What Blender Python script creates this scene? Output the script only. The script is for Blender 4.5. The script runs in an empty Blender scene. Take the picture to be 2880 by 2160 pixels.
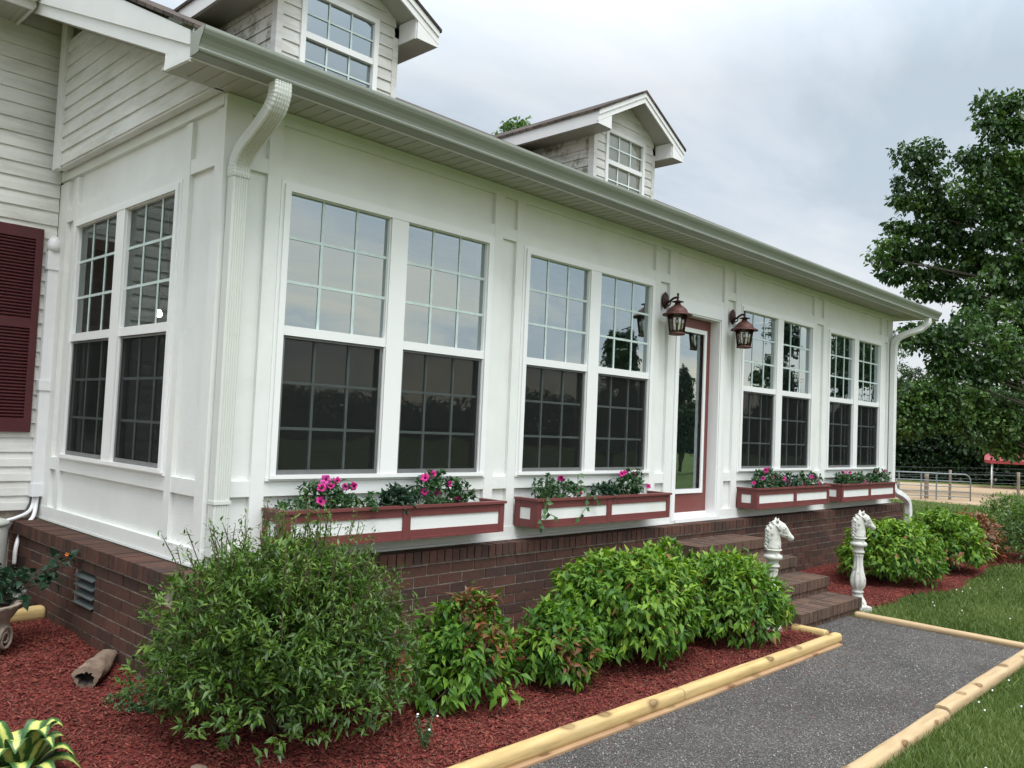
import bpy, bmesh, math, random
import numpy as np
from mathutils import Vector, Matrix
random.seed(7); RNG = np.random.default_rng(7)
S = bpy.context.scene; COL = S.collection
R = math.radians

# ------------------------------------------------------------------ materials
class NT:
    def __init__(s, name):
        s.m = bpy.data.materials.new(name); s.m.use_nodes = True
        s.t = s.m.node_tree; s.t.nodes.clear()
        s.out = s.n('ShaderNodeOutputMaterial')
    def n(s, typ, **kw):
        nd = s.t.nodes.new(typ)
        for k, v in kw.items():
            if k in nd.inputs.keys(): nd.inputs[k].default_value = v
            else: setattr(nd, k, v)
        return nd
    def l(s, a, b): s.t.links.new(a, b)
def c4(c): return (c[0], c[1], c[2], 1)
def ramp(t, fac, stops):
    r = t.n('ShaderNodeValToRGB'); e = r.color_ramp.elements
    while len(e) < len(stops): e.new(0.5)
    for i, (p, c) in enumerate(stops): e[i].position = p; e[i].color = c4(c)
    t.l(fac, r.inputs[0]); return r.outputs[0]
def noise(t, scale, detail=4, rough=.6, vec=None, stretch=None, coord='Object'):
    tc = t.n('ShaderNodeTexCoord'); v = vec or tc.outputs[coord]
    if stretch:
        mp = t.n('ShaderNodeMapping'); mp.inputs['Scale'].default_value = stretch; t.l(v, mp.inputs[0]); v = mp.outputs[0]
    nz = t.n('ShaderNodeTexNoise'); nz.inputs['Scale'].default_value = scale; nz.inputs['Detail'].default_value = detail
    nz.inputs['Roughness'].default_value = rough; t.l(v, nz.inputs['Vector']); return nz.outputs['Fac']
def mixc(t, f, a, b, mode='MIX'):
    m = t.n('ShaderNodeMix', data_type='RGBA', blend_type=mode)
    for s_, v in ((0, f), (6, a), (7, b)):
        if hasattr(v, 'links'): t.l(v, m.inputs[s_])
        elif s_ == 0: m.inputs[0].default_value = v
        else: m.inputs[s_].default_value = c4(v)
    return m.outputs[2]
def bump(t, h, strength=.3, dist=.01):
    b = t.n('ShaderNodeBump'); b.inputs['Strength'].default_value = strength; b.inputs['Distance'].default_value = dist
    t.l(h, b.inputs['Height']); return b.outputs[0]
def princ(t, col, rough=.6, spec=.4, metal=0, nrm=None):
    p = t.n('ShaderNodeBsdfPrincipled')
    if hasattr(col, 'links'): t.l(col, p.inputs['Base Color'])
    else: p.inputs['Base Color'].default_value = c4(col)
    p.inputs['Roughness'].default_value = rough; p.inputs['Metallic'].default_value = metal
    p.inputs['Specular IOR Level'].default_value = spec
    if nrm: t.l(nrm, p.inputs['Normal'])
    t.l(p.outputs[0], t.out.inputs[0]); return p

def mat_painted(name, col, var=.06, rough=.5, grain=(1, 1, 14), dirt=None, dirt_scale=2.5, lo=.62, hi=.8, bs=.15):
    t = NT(name)
    n1 = noise(t, 3.0, 5)
    c = ramp(t, n1, [(.3, [x * (1 - var) for x in col]), (.7, [min(1, x * (1 + var * .5)) for x in col])])
    if dirt:
        n2 = noise(t, dirt_scale, 8, .7)
        f = ramp(t, n2, [(lo, (0, 0, 0)), (hi, (1, 1, 1))])
        c = mixc(t, f, c, dirt)
    n3 = noise(t, 18, 5, .6, stretch=grain)
    princ(t, c, rough, .35, nrm=bump(t, n3, bs, .004)); return t.m
def mat_siding(name):
    t = NT(name)
    c = ramp(t, noise(t, 1.3, 5), [(.3, (.60, .60, .56)), (.7, (.74, .74, .72))])
    f = ramp(t, noise(t, 30, 6, .75, stretch=(1, 1, 1.5)), [(.66, (0, 0, 0)), (.74, (.8, .8, .8))])
    c = mixc(t, f, c, (.16, .155, .13))
    f2 = ramp(t, noise(t, 4, 6, .7, stretch=(.5, .5, 3)), [(.47, (0, 0, 0)), (.72, (.5, .5, .5))])
    c = mixc(t, f2, c, (.33, .32, .27))
    princ(t, c, .5, .35, nrm=bump(t, noise(t, 40, 3, stretch=(1, 1, 8)), .08, .003)); return t.m
def mat_mould(name):
    t = NT(name)
    f = ramp(t, noise(t, 4, 8, .7), [(.47, (0, 0, 0)), (.60, (.9, .9, .9))])
    c = mixc(t, f, (.62, .61, .56), (.17, .16, .11))
    f = ramp(t, noise(t, 22, 6, .75), [(.55, (0, 0, 0)), (.72, (.6, .6, .6))])
    c = mixc(t, f, c, (.20, .18, .13))
    princ(t, c, .7, .2); return t.m
def mat_island(name, cols, rough=.8, spec=.2, nscale=25, nvar=.35, bstr=.5, bd=.004, mottle=None):
    t = NT(name)
    g = t.n('ShaderNodeNewGeometry')
    c = ramp(t, g.outputs['Random Per Island'], [(i / max(1, len(cols) - 1), x) for i, x in enumerate(cols)])
    nz = noise(t, nscale, 6, .7)
    k = ramp(t, nz, [(.25, (1 - nvar,) * 3), (.75, (1 + nvar * .3,) * 3)])
    c = mixc(t, 1.0, c, k, 'MULTIPLY')
    if mottle:
        f = ramp(t, noise(t, mottle[1], 6, .7), [(.5, (0, 0, 0)), (.72, (.75, .75, .75))]); c = mixc(t, f, c, mottle[0])
    princ(t, c, rough, spec, nrm=bump(t, nz, bstr, bd)); return t.m
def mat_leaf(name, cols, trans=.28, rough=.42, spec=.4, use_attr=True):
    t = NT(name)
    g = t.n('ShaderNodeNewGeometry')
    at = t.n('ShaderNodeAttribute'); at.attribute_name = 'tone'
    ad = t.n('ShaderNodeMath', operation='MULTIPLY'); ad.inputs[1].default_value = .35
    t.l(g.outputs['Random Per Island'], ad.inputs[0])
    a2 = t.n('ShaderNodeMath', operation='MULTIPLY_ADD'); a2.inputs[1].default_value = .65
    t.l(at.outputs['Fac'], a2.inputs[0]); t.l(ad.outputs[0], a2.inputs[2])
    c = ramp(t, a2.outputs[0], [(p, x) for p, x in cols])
    p = princ(t, c, rough, spec)
    tr = t.n('ShaderNodeBsdfTranslucent')
    hs = t.n('ShaderNodeHueSaturation'); hs.inputs['Value'].default_value = 1.3; hs.inputs['Saturation'].default_value = 1.1
    t.l(c, hs.inputs['Color']); t.l(hs.outputs[0], tr.inputs[0])
    mx = t.n('ShaderNodeMixShader'); mx.inputs[0].default_value = trans
    t.l(p.outputs[0], mx.inputs[1]); t.l(tr.outputs[0], mx.inputs[2]); t.l(mx.outputs[0], t.out.inputs[0]); return t.m
def mat_glass(name, refl=.5, tint=(.75, .85, .8), wav=0.0, gcol=(.86, .92, .93)):
    t = NT(name)
    tr = t.n('ShaderNodeBsdfTransparent'); tr.inputs[0].default_value = c4(tint)
    gl = t.n('ShaderNodeBsdfGlossy'); gl.inputs['Roughness'].default_value = 0.0; gl.inputs[0].default_value = c4(gcol)
    if wav: t.l(bump(t, noise(t, 1.6, 2, .5), wav, .02), gl.inputs['Normal'])
    fr = t.n('ShaderNodeFresnel'); fr.inputs['IOR'].default_value = 1.5
    ad = t.n('ShaderNodeMath', operation='ADD', use_clamp=True); ad.inputs[1].default_value = refl
    t.l(fr.outputs[0], ad.inputs[0])
    mx = t.n('ShaderNodeMixShader'); t.l(ad.outputs[0], mx.inputs[0])
    t.l(tr.outputs[0], mx.inputs[1]); t.l(gl.outputs[0], mx.inputs[2]); t.l(mx.outputs[0], t.out.inputs[0]); return t.m
def mat_screen(name):
    t = NT(name)
    tr = t.n('ShaderNodeBsdfTransparent'); tr.inputs[0].default_value = (.9, .9, .9, 1)
    d = t.n('ShaderNodeBsdfDiffuse'); d.inputs[0].default_value = (.022, .024, .023, 1)
    mx = t.n('ShaderNodeMixShader'); mx.inputs[0].default_value = .36
    t.l(tr.outputs[0], mx.inputs[1]); t.l(d.outputs[0], mx.inputs[2]); t.l(mx.outputs[0], t.out.inputs[0]); return t.m
def mat_emit(name, col, s):
    t = NT(name); e = t.n('ShaderNodeEmission'); e.inputs[0].default_value = c4(col); e.inputs[1].default_value = s
    t.l(e.outputs[0], t.out.inputs[0]); return t.m
def mat_gravel():
    t = NT('gravel')
    tc = t.n('ShaderNodeTexCoord')
    v = t.n('ShaderNodeTexVoronoi'); v.inputs['Scale'].default_value = 95; t.l(tc.outputs['Object'], v.inputs['Vector']); v.inputs['Scale'].default_value = 140
    sp = t.n('ShaderNodeSeparateColor'); t.l(v.outputs['Color'], sp.inputs[0])
    c = ramp(t, sp.outputs[0], [(0, (.085, .080, .075)), (.6, (.135, .127, .121)), (.92, (.20, .19, .18)), (1, (.38, .36, .34))])
    k = ramp(t, noise(t, 2.2, 6, .65), [(.3, (.78, .78, .80)), (.7, (1.15, 1.12, 1.08))])
    c = mixc(t, 1, c, k, 'MULTIPLY')
    f = ramp(t, noise(t, 5, 5, .7), [(.66, (0, 0, 0)), (.78, (.4, .4, .4))])
    c = mixc(t, f, c, (.26, .25, .245))
    f = ramp(t, noise(t, 1.3, 6, .7), [(.5, (0, 0, 0)), (.7, (.5, .5, .5))]); c = mixc(t, f, c, (.085, .07, .062))
    princ(t, c, .9, .2, nrm=bump(t, v.outputs['Distance'], 1.0, .02)); return t.m
def mat_mulch():
    t = NT('mulch_base')
    c = ramp(t, noise(t, 45, 8, .75), [(.3, (.045, .013, .012)), (.55, (.16, .035, .028)), (.75, (.26, .07, .055))])
    f = ramp(t, noise(t, 1.8, 5, .6), [(.35, (.6, .6, .6)), (.65, (1.1, 1.1, 1.1))])
    c = mixc(t, 1, c, f, 'MULTIPLY')
    princ(t, c, .9, .15, nrm=bump(t, noise(t, 60, 6, .7), .9, .02)); return t.m
def mat_ground():
    t = NT('lawn')
    tc = t.n('ShaderNodeTexCoord')
    c = ramp(t, noise(t, 14, 8, .75), [(.3, (.04, .052, .02)), (.5, (.08, .11, .036)), (.72, (.14, .18, .06))])
    f = ramp(t, noise(t, .5, 6, .65), [(.35, (.75, .78, .7)), (.65, (1.15, 1.15, 1.05))])
    c = mixc(t, 1, c, f, 'MULTIPLY')
    princ(t, c, .95, .1, nrm=bump(t, noise(t, 40, 5, .7), .8, .03)); return t.m
def mat_sand():
    t = NT('sand')
    c = ramp(t, noise(t, .6, 6, .6), [(.3, (.26, .18, .10)), (.7, (.36, .28, .20))])
    princ(t, c, .95, .1); return t.m
def mat_timber(name, base=(.54, .39, .17), dark=(.24, .16, .06)):
    t = NT(name)
    n1 = noise(t, 4, 5, .6, stretch=(1, 6, 6))
    c = ramp(t, n1, [(.3, [x * .8 for x in base]), (.7, base)])
    n2 = noise(t, 26, 4, .6, stretch=(.15, 1.6, 1.6))
    f = ramp(t, n2, [(.46, (0, 0, 0)), (.7, (.5, .5, .5))])
    c = mixc(t, f, c, dark)
    tc = t.n('ShaderNodeTexCoord')
    v = t.n('ShaderNodeTexVoronoi'); v.inputs['Scale'].default_value = 2.6
    mp = t.n('ShaderNodeMapping'); mp.inputs['Scale'].default_value = (1.1, 3.6, 3.6); t.l(tc.outputs['Object'], mp.inputs[0]); t.l(mp.outputs[0], v.inputs['Vector'])
    at = t.n('ShaderNodeAttribute'); at.attribute_name = 'knot'
    f = ramp(t, at.outputs['Fac'], [(.08, (0, 0, 0)), (.35, (.5, .5, .5)), (.55, (1, 1, 1)), (.8, (.75, .75, .75))])
    c = mixc(t, f, c, (.12, .06, .02))
    ck = ramp(t, noise(t, 40, 3, .5, stretch=(.02, 1, 1)), [(.66, (0, 0, 0)), (.70, (.6, .6, .6))]); c = mixc(t, ck, c, (.22, .13, .05))
    f = ramp(t, noise(t, 2.2, 4, .6), [(.45, (0, 0, 0)), (.7, (.45, .45, .45))]); c = mixc(t, f, c, (.44, .33, .17))
    princ(t, c, .65, .3, nrm=bump(t, n2, .25, .004)); return t.m
def mat_shingle():
    t = NT('shingle')
    tc = t.n('ShaderNodeTexCoord')
    b = t.n('ShaderNodeTexBrick'); b.inputs['Scale'].default_value = 1
    b.inputs['Color1'].default_value = (.05, .042, .038, 1); b.inputs['Color2'].default_value = (.11, .09, .08, 1); b.inputs['Mortar'].default_value = (.02, .018, .016, 1)
    b.inputs['Brick Width'].default_value = .3; b.inputs['Row Height'].default_value = .13; b.inputs['Mortar Size'].default_value = .006
    t.l(tc.outputs['Object'], b.inputs['Vector'])
    k = ramp(t, noise(t, 60, 6, .7), [(.3, (.6, .6, .6)), (.7, (1.4, 1.35, 1.3))])
    c = mixc(t, 1, b.outputs['Color'], k, 'MULTIPLY')
    princ(t, c, .95, .1, nrm=bump(t, b.outputs['Fac'], .5, .01)); return t.m
def mat_stone(name, base=(.62, .62, .58), dark=(.17, .17, .15), lo=.5, hi=.66, sc=9):
    t = NT(name)
    c = ramp(t, noise(t, 5, 6), [(.3, [x * .82 for x in base]), (.7, base)])
    f = ramp(t, noise(t, sc, 8, .72), [(lo, (0, 0, 0)), (hi, (.85, .85, .85))])
    c = mixc(t, f, c, dark)
    princ(t, c, .8, .2, nrm=bump(t, noise(t, 50, 6, .7), .5, .005)); return t.m
def mat_plain(name, col, rough=.5, metal=0, var=.12, spec=.4, nscale=9):
    t = NT(name)
    c = ramp(t, noise(t, nscale, 6, .65), [(.3, [x * (1 - var) for x in col]), (.7, [min(1, x * (1 + var)) for x in col])])
    princ(t, c, rough, spec, metal, nrm=bump(t, noise(t, 50, 4), .12, .003)); return t.m

M = {}
M['white'] = mat_painted('white_paint', (.74, .755, .73), .05, .45, dirt=(.64, .64, .59), dirt_scale=2.3, lo=.5, hi=.95, bs=.3)
M['trim'] = mat_painted('white_trim', (.78, .79, .78), .02, .32, bs=.05)
M['siding'] = mat_siding('vinyl_siding')
M['mould'] = mat_mould('mouldy_siding')
M['gutter'] = mat_painted('gutter_paint_shaded', (.27, .29, .255), .07, .35, dirt=(.30, .31, .27), dirt_scale=6, lo=.6, hi=.85, bs=0)  # greyish-white gutter; shade of its down-tilted front face put into the base colour
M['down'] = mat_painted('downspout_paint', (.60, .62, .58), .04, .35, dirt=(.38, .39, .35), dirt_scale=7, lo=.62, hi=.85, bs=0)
M['downw'] = mat_painted('downspout_white', (.72, .73, .71), .04, .35, dirt=(.45, .45, .42), dirt_scale=7, lo=.62, hi=.85, bs=0)
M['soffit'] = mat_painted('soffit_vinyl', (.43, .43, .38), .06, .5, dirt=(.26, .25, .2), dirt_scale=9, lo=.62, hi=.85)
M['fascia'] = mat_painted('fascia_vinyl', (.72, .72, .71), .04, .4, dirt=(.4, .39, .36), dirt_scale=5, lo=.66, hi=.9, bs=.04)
M['glass_side'] = mat_glass('side_glass', .03, (.50, .58, .56), wav=.1)
M['glass'] = mat_glass('window_glass', .34, (.60, .72, .69), wav=.14, gcol=(.80, .91, .94))
M['glassl'] = mat_glass('lower_glass', .26, (.55, .6, .58), wav=.14)
M['postg'] = mat_plain('dark_stem', (.05, .045, .03), .8)
M['glassd'] = mat_glass('lantern_glass', .10, (.80, .80, .74), gcol=(.9, .9, .88))
M['screen'] = mat_screen('insect_screen')
M['sframe'] = mat_plain('screen_frame', (.16, .165, .165), .4, .3)
M['muntin'] = mat_plain('muntin_white', (.52, .62, .60), .4)
M['muntin2'] = mat_plain('inner_muntin', (.72, .80, .78), .4)
M['brick'] = mat_island('brick', [(.076, .042, .032), (.115, .056, .041), (.092, .047, .036), (.062, .039, .032), (.13, .064, .046)], .85, .2, 30, .4, .6, .004, mottle=((.045, .035, .03), 3.0))
M['brickstep'] = mat_island('brick_step', [(.10, .062, .045), (.14, .085, .06), (.115, .072, .055), (.085, .058, .045)], .85, .2, 30, .45, .6, .004, mottle=((.045, .04, .03), 4.0))
M['mortar'] = mat_plain('mortar', (.33, .285, .24), .9, 0, .35, .1, 20)
M['maroon'] = mat_painted('maroon_paint', (.155, .043, .042), .12, .45, grain=(.3, 6, 6), dirt=(.26, .11, .10), dirt_scale=12, lo=.66, hi=.85, bs=.2)
M['shutter'] = mat_plain('shutter_maroon', (.075, .018, .022), .42)
M['doorred'] = mat_plain('door_red', (.17, .05, .045), .4, 0, .05)
M['copper'] = mat_plain('lantern_copper', (.105, .045, .038), .55, .35, .45, .4, 25)
M['bronze'] = mat_plain('lantern_bronze', (.05, .022, .02), .5, .5, .3, .4, 25)
M['shingle'] = mat_shingle()
M['gravel'] = mat_gravel(); M['mulch'] = mat_mulch(); M['ground'] = mat_ground(); M['sand'] = mat_sand()
M['timber'] = mat_timber('landscape_timber'); M['timber2'] = mat_timber('weathered_timber', (.46, .33, .19), (.24, .16, .08))
M['timber3'] = mat_timber('buried_timber', (.33, .20, .11), (.2, .12, .06))
M['chip'] = mat_island('mulch_chip', [(.10, .02, .017), (.17, .034, .028), (.22, .05, .038), (.07, .018, .015), (.26, .085, .06), (.14, .028, .024), (.12, .06, .04)], .9, .15, 30, .3, .3, .002)
M['stone'] = mat_stone('weathered_cast_stone', (.60, .60, .55), (.15, .155, .13), .53, .64, 20)
M['urn'] = mat_stone('urn_stone', (.34, .28, .22), (.13, .11, .09), .45, .7, 6)
M['rock'] = mat_stone('grey_rock', (.30, .31, .29), (.10, .10, .09), .48, .6, 14)
M['log'] = mat_stone('rotten_log', (.26, .19, .14), (.09, .065, .05), .4, .7, 12)
M['darkhole'] = mat_plain('dark_log_end', (.025, .02, .017), .95)  # near-black colour inside the hollow end of the log
M['vent'] = mat_plain('vent_metal', (.13, .15, .15), .5, .5)
M['pvc'] = mat_plain('white_pvc', (.74, .75, .76), .35, 0, .03)
M['cable'] = mat_plain('dark_cable', (.05, .05, .055), .5)
M['tank'] = mat_plain('grey_enamel', (.42, .43, .40), .5)
M['bark'] = mat_stone('bark', (.09, .072, .056), (.06, .048, .038), .4, .65, 10)
M['galv'] = mat_plain('galvanised', (.21, .235, .245), .5, .3)
M['postwood'] = mat_stone('fence_post_wood', (.28, .23, .18), (.12, .10, .08), .4, .7, 6)
M['redroof'] = mat_plain('red_metal_roof', (.25, .035, .042), .45)
M['soil'] = mat_plain('potting_soil', (.05, .032, .022), .95, 0, .4, .1, 40)
M['wallin'] = mat_plain('room_wall', (.32, .31, .28), .8)
M['floorin'] = mat_plain('room_floor', (.10, .07, .05), .5)
M['cloth'] = mat_plain('pillow_cloth', (.62, .66, .64), .9)
M['bulb'] = mat_emit('lit_bulb', (1, .93, .8), 14)
M['foil'] = M['sframe']
gr = [(0, (.010, .035, .009)), (.35, (.022, .075, .014)), (.7, (.055, .145, .022)), (1, (.12, .25, .045))]
M['leafA'] = mat_leaf('privet_leaf', [(0, (.018, .046, .008)), (.4, (.045, .100, .014)), (.75, (.095, .17, .024)), (1, (.17, .25, .04))])
M['leafN'] = mat_leaf('nandina_leaf', [(0, (.018, .058, .008)), (.35, (.048, .130, .014)), (.7, (.125, .235, .022)), (1, (.25, .37, .045))], rough=.5, spec=.28)
M['leafNr'] = mat_leaf('nandina_red_leaf', [(0, (.10, .045, .02)), (.4, (.17, .08, .03)), (.8, (.26, .07, .04)), (1, (.42, .03, .04))])
M['leafT'] = mat_leaf('maple_leaf', [(0, (.016, .040, .013)), (.4, (.034, .078, .020)), (.75, (.075, .145, .03)), (1, (.14, .22, .05))], .30)
M['leafW'] = mat_leaf('wood_leaf', [(0, (.009, .020, .008)), (.4, (.017, .042, .013)), (1, (.06, .12, .03))], .15)
M['leafP'] = mat_leaf('petunia_leaf', [(0, (.02, .055, .02)), (.5, (.04, .10, .035)), (1, (.08, .17, .055))])
M['leafD'] = mat_leaf('rose_leaf', [(0, (.012, .035, .018)), (.5, (.025, .065, .035)), (1, (.05, .10, .045))])
M['grass'] = mat_leaf('grass_blade', [(0, (.04, .075, .018)), (.5, (.10, .155, .032)), (1, (.22, .26, .09))], .25, .5, .3)
M['stem'] = mat_plain('twig', (.09, .07, .04), .8)
M['gstem'] = mat_plain('green_stem', (.08, .15, .05), .7)
M['petal'] = mat_plain('petunia_petal', (.44, .008, .17), .6, 0, .25)
M['petal2'] = mat_plain('petunia_petal_pale', (.55, .06, .30), .6, 0, .3)
M['petalw'] = mat_plain('white_petal', (.8, .8, .78), .6)
M['petalo'] = mat_plain('orange_petal', (.75, .22, .03), .6)
M['throat'] = mat_plain('petunia_throat', (.22, .01, .10), .7)

# ------------------------------------------------------------------ mesh helpers
class MB:
    def __init__(s): s.v = []; s.f = []; s.mi = []; s.sm = []
    def add(s, vs, fs, mi=0, smooth=False):
        o = len(s.v); s.v += [tuple(v) for v in vs]
        for f in fs: s.f.append(tuple(i + o for i in f)); s.mi.append(mi); s.sm.append(smooth)
    def box(s, a, b, mi=0):
        x0, x1 = sorted((a[0], b[0])); y0, y1 = sorted((a[1], b[1])); z0, z1 = sorted((a[2], b[2]))
        s.add([(x0,y0,z0),(x1,y0,z0),(x1,y1,z0),(x0,y1,z0),(x0,y0,z1),(x1,y0,z1),(x1,y1,z1),(x0,y1,z1)],
              [(0,3,2,1),(4,5,6,7),(0,1,5,4),(1,2,6,5),(2,3,7,6),(3,0,4,7)], mi)
    def hexa(s, p, mi=0):   # 8 points bottom loop then top loop
        s.add(p, [(0,3,2,1),(4,5,6,7),(0,1,5,4),(1,2,6,5),(2,3,7,6),(3,0,4,7)], mi)
    def prism(s, prof, a, b, mi=0, smooth=False, cap=True, fn=None):
        # prof: list of 3D offsets; swept from a to b
        a = Vector(a); b = Vector(b); n = len(prof)
        vs = [a + Vector(p) for p in prof] + [b + Vector(p) for p in prof]
        fs = [(i, (i + 1) % n, n + (i + 1) % n, n + i) for i in range(n)]
        s.add(vs, fs, mi, smooth)
        if cap: s.add(vs[:n], [tuple(range(n))[::-1]], mi); s.add(vs[n:], [tuple(range(n))], mi)
    def rings(s, rings, mi=0, smooth=True, cap=True, closed=False):
        n = len(rings[0]); vs = [p for r in rings for p in r]; fs = []
        m = len(rings)
        for k in range(m - 1):
            for i in range(n):
                j = (i + 1) % n; fs.append((k*n+i, k*n+j, (k+1)*n+j, (k+1)*n+i))
        if cap: fs.append(tuple(range(n))[::-1]); fs.append(tuple(range((m-1)*n, m*n)))
        s.add(vs, fs, mi, smooth)
    def tube(s, pts, rad, seg=8, mi=0, cap=True):
        pts = [Vector(p) for p in pts]
        rr = rad if isinstance(rad, (list, tuple)) else [rad] * len(pts)
        out = []; ref = Vector((0, 0, 1))
        for i, p in enumerate(pts):
            d = (pts[min(i+1, len(pts)-1)] - pts[max(i-1, 0)]).normalized()
            if abs(d.dot(ref)) > .95: ref = Vector((1, 0, 0)) if abs(d.x) < .9 else Vector((0, 1, 0))
            u = d.cross(ref).normalized(); w = d.cross(u).normalized(); ref = u.cross(d).normalized()
            out.append([p + (u * math.cos(t) + w * math.sin(t)) * rr[i] for t in [2*math.pi*k/seg for k in range(seg)]])
        s.rings(out, mi, True, cap)
    def lathe(s, c, prof, seg=24, mi=0, flute=None, sx=1, sy=1):
        out = []
        for r, z in prof:
            ring = []
            for k in range(seg):
                t = 2*math.pi*k/seg; rr = r
                if flute and flute[0] < z < flute[1]:
                    rr = r * (1 - flute[3] * (0.5 - 0.5*math.cos(flute[2]*t)))
                ring.append((c[0] + rr*sx*math.cos(t), c[1] + rr*sy*math.sin(t), c[2] + z))
            out.append(ring)
        s.rings(out, mi, True, True)
    def build(s, name, mats, parent=None, recalc=True, loc=None, edge=None):
        me = bpy.data.meshes.new(name)
        me.from_pydata(s.v, [], s.f)
        if not isinstance(mats, (list, tuple)): mats = [mats]
        for m in mats: me.materials.append(M[m] if isinstance(m, str) else m)
        me.polygons.foreach_set('material_index', s.mi); me.polygons.foreach_set('use_smooth', s.sm)
        if recalc:
            bm = bmesh.new(); bm.from_mesh(me); bmesh.ops.recalc_face_normals(bm, faces=bm.faces); bm.to_mesh(me); bm.free()
        me.update()
        o = bpy.data.objects.new(name, me); COL.objects.link(o)
        if parent: o.parent = parent
        return o
def tag(o, label=None, cat=None, group=None, kind=None):
    if label: o['label'] = label
    if cat: o['category'] = cat
    if group: o['group'] = group
    if kind: o['kind'] = kind
    return o
def empty(name, label, cat, loc=(0, 0, 0), rz=0, group=None):
    o = bpy.data.objects.new(name, None); COL.objects.link(o); o.location = loc; o.rotation_euler[2] = rz; o.empty_display_size = .1
    return tag(o, label, cat, group)
def off(o, base):   # shift children meshes built in world coordinates so they hang on an Empty at base
    o.location = (-base[0], -base[1], -base[2]); return o
def copy_tree(o, parent=None):
    c = o.copy(); COL.objects.link(c)
    if parent: c.parent = parent
    for ch in list(o.children): copy_tree(ch, c)
    return c

def np_mesh(name, V, Fc, mat, parent=None, tone=None, smooth=False, mi=None):
    """V (n,3); Fc (m,3) or (m,4) array"""
    me = bpy.data.meshes.new(name); V = np.asarray(V, np.float32); Fc = np.asarray(Fc, np.int32)
    k = Fc.shape[1]; m = len(Fc)
    me.vertices.add(len(V)); me.vertices.foreach_set('co', V.ravel())
    me.loops.add(m * k); me.loops.foreach_set('vertex_index', Fc.ravel())
    me.polygons.add(m); me.polygons.foreach_set('loop_start', np.arange(0, m * k, k, dtype=np.int32))
    try: me.polygons.foreach_set('loop_total', np.full(m, k, np.int32))
    except Exception: pass
    for mm in (mat if isinstance(mat, (list, tuple)) else [mat]): me.materials.append(M[mm])
    if mi is not None: me.polygons.foreach_set('material_index', np.asarray(mi, np.int32))
    if tone is not None:
        a = me.attributes.new('tone', 'FLOAT', 'POINT'); a.data.foreach_set('value', np.asarray(tone, np.float32))
    me.update(calc_edges=True); me.validate()
    if smooth: me.polygons.foreach_set('use_smooth', np.ones(m, bool))
    o = bpy.data.objects.new(name, me); COL.objects.link(o)
    if parent: o.parent = parent
    return o
def nrmz(a): return a / np.maximum(np.linalg.norm(a, axis=-1, keepdims=True), 1e-9)
def leaves(P, D, Nn, L, Wd, tone, fold=.22, droop=.18, simple=False):
    """returns V, F, tone per vertex. D leaf direction, Nn up normal"""
    P = np.asarray(P, float); D = nrmz(np.asarray(D, float)); Nn = np.asarray(Nn, float)
    Sd = nrmz(np.cross(D, Nn)); U = nrmz(np.cross(Sd, D)); n = len(P)
    L = np.broadcast_to(np.asarray(L, float), (n,))[:, None]; Wd = np.broadcast_to(np.asarray(Wd, float), (n,))[:, None]
    if simple:
        a = P; l = P + D*L*.5 + Sd*Wd*.5; r = P + D*L*.5 - Sd*Wd*.5; t = P + D*L - U*L*droop
        V = np.stack([a, r, t, l], 1).reshape(-1, 3)
        F = (np.arange(n)[:, None]*4 + np.array([0, 1, 2, 3])[None])
        return V, F, np.repeat(tone, 4)
    a = P; m = P + D*L*.42 - U*Wd*fold*.0
    l = P + D*L*.38 + Sd*Wd*.5 + U*Wd*fold; r = P + D*L*.38 - Sd*Wd*.5 + U*Wd*fold
    t = P + D*L - U*L*droop
    V = np.stack([a, r, m, l, t], 1).reshape(-1, 3)
    F = (np.arange(n)[:, None, None]*5 + np.array([[0,1,2],[0,2,3],[2,1,4],[3,2,4]])[None]).reshape(-1, 3)
    return V, F, np.repeat(tone, 5)
def rand_unit(n):
    return nrmz(RNG.normal(size=(n, 3)))
def lump(d, seed, amp=.18):
    r = np.random.default_rng(seed); s = np.zeros(len(d))
    for k in range(7):
        w = r.normal(size=3) * (1.5 + k*.8); s += np.sin(d @ w + r.uniform(0, 6.28)) / (1 + k*.45)
    return 1 + amp * s / 2.2
# ------------------------------------------------------------------ measured layout (metres); camera 1.6 m above the path
GZ = -1.25                      # path level
# ============ SETTING
def gh(x, y):
    t = np.clip((x - 12) / 22, 0, 1); t = t*t*(3-2*t)
    return -1.262 - .62 * t
xs = np.concatenate([np.linspace(-60, -4, 15), np.linspace(-3, 16, 60), np.linspace(17, 60, 50), np.linspace(65, 400, 20)])
ys = np.concatenate([np.linspace(-300, -12, 16), np.linspace(-10, 20, 60), np.linspace(22, 300, 16)])
X_, Y_ = np.meshgrid(xs, ys); Z_ = gh(X_, Y_) + .012*np.sin(X_*3.1)*np.cos(Y_*2.7)
nx, ny = len(xs), len(ys)
idx = np.arange(nx*ny).reshape(ny, nx)
Fq = np.stack([idx[:-1,:-1], idx[:-1,1:], idx[1:,1:], idx[1:,:-1]], -1).reshape(-1, 4)
g = np_mesh('ground', np.stack([X_, Y_, Z_], -1).reshape(-1, 3), Fq, 'ground', smooth=True); tag(g, kind='structure')

mb = MB(); mb.add([(-.6,-2.99,GZ),(6.1,-2.99,GZ),(5.56,-1.50,GZ),(-.6,-1.50,GZ)], [(0,1,2,3)])
mb.v[1] = (5.60,-2.99,GZ)
mb.build('path', 'gravel').update_tag(); tag(bpy.data.objects['path'], kind='structure')
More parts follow.
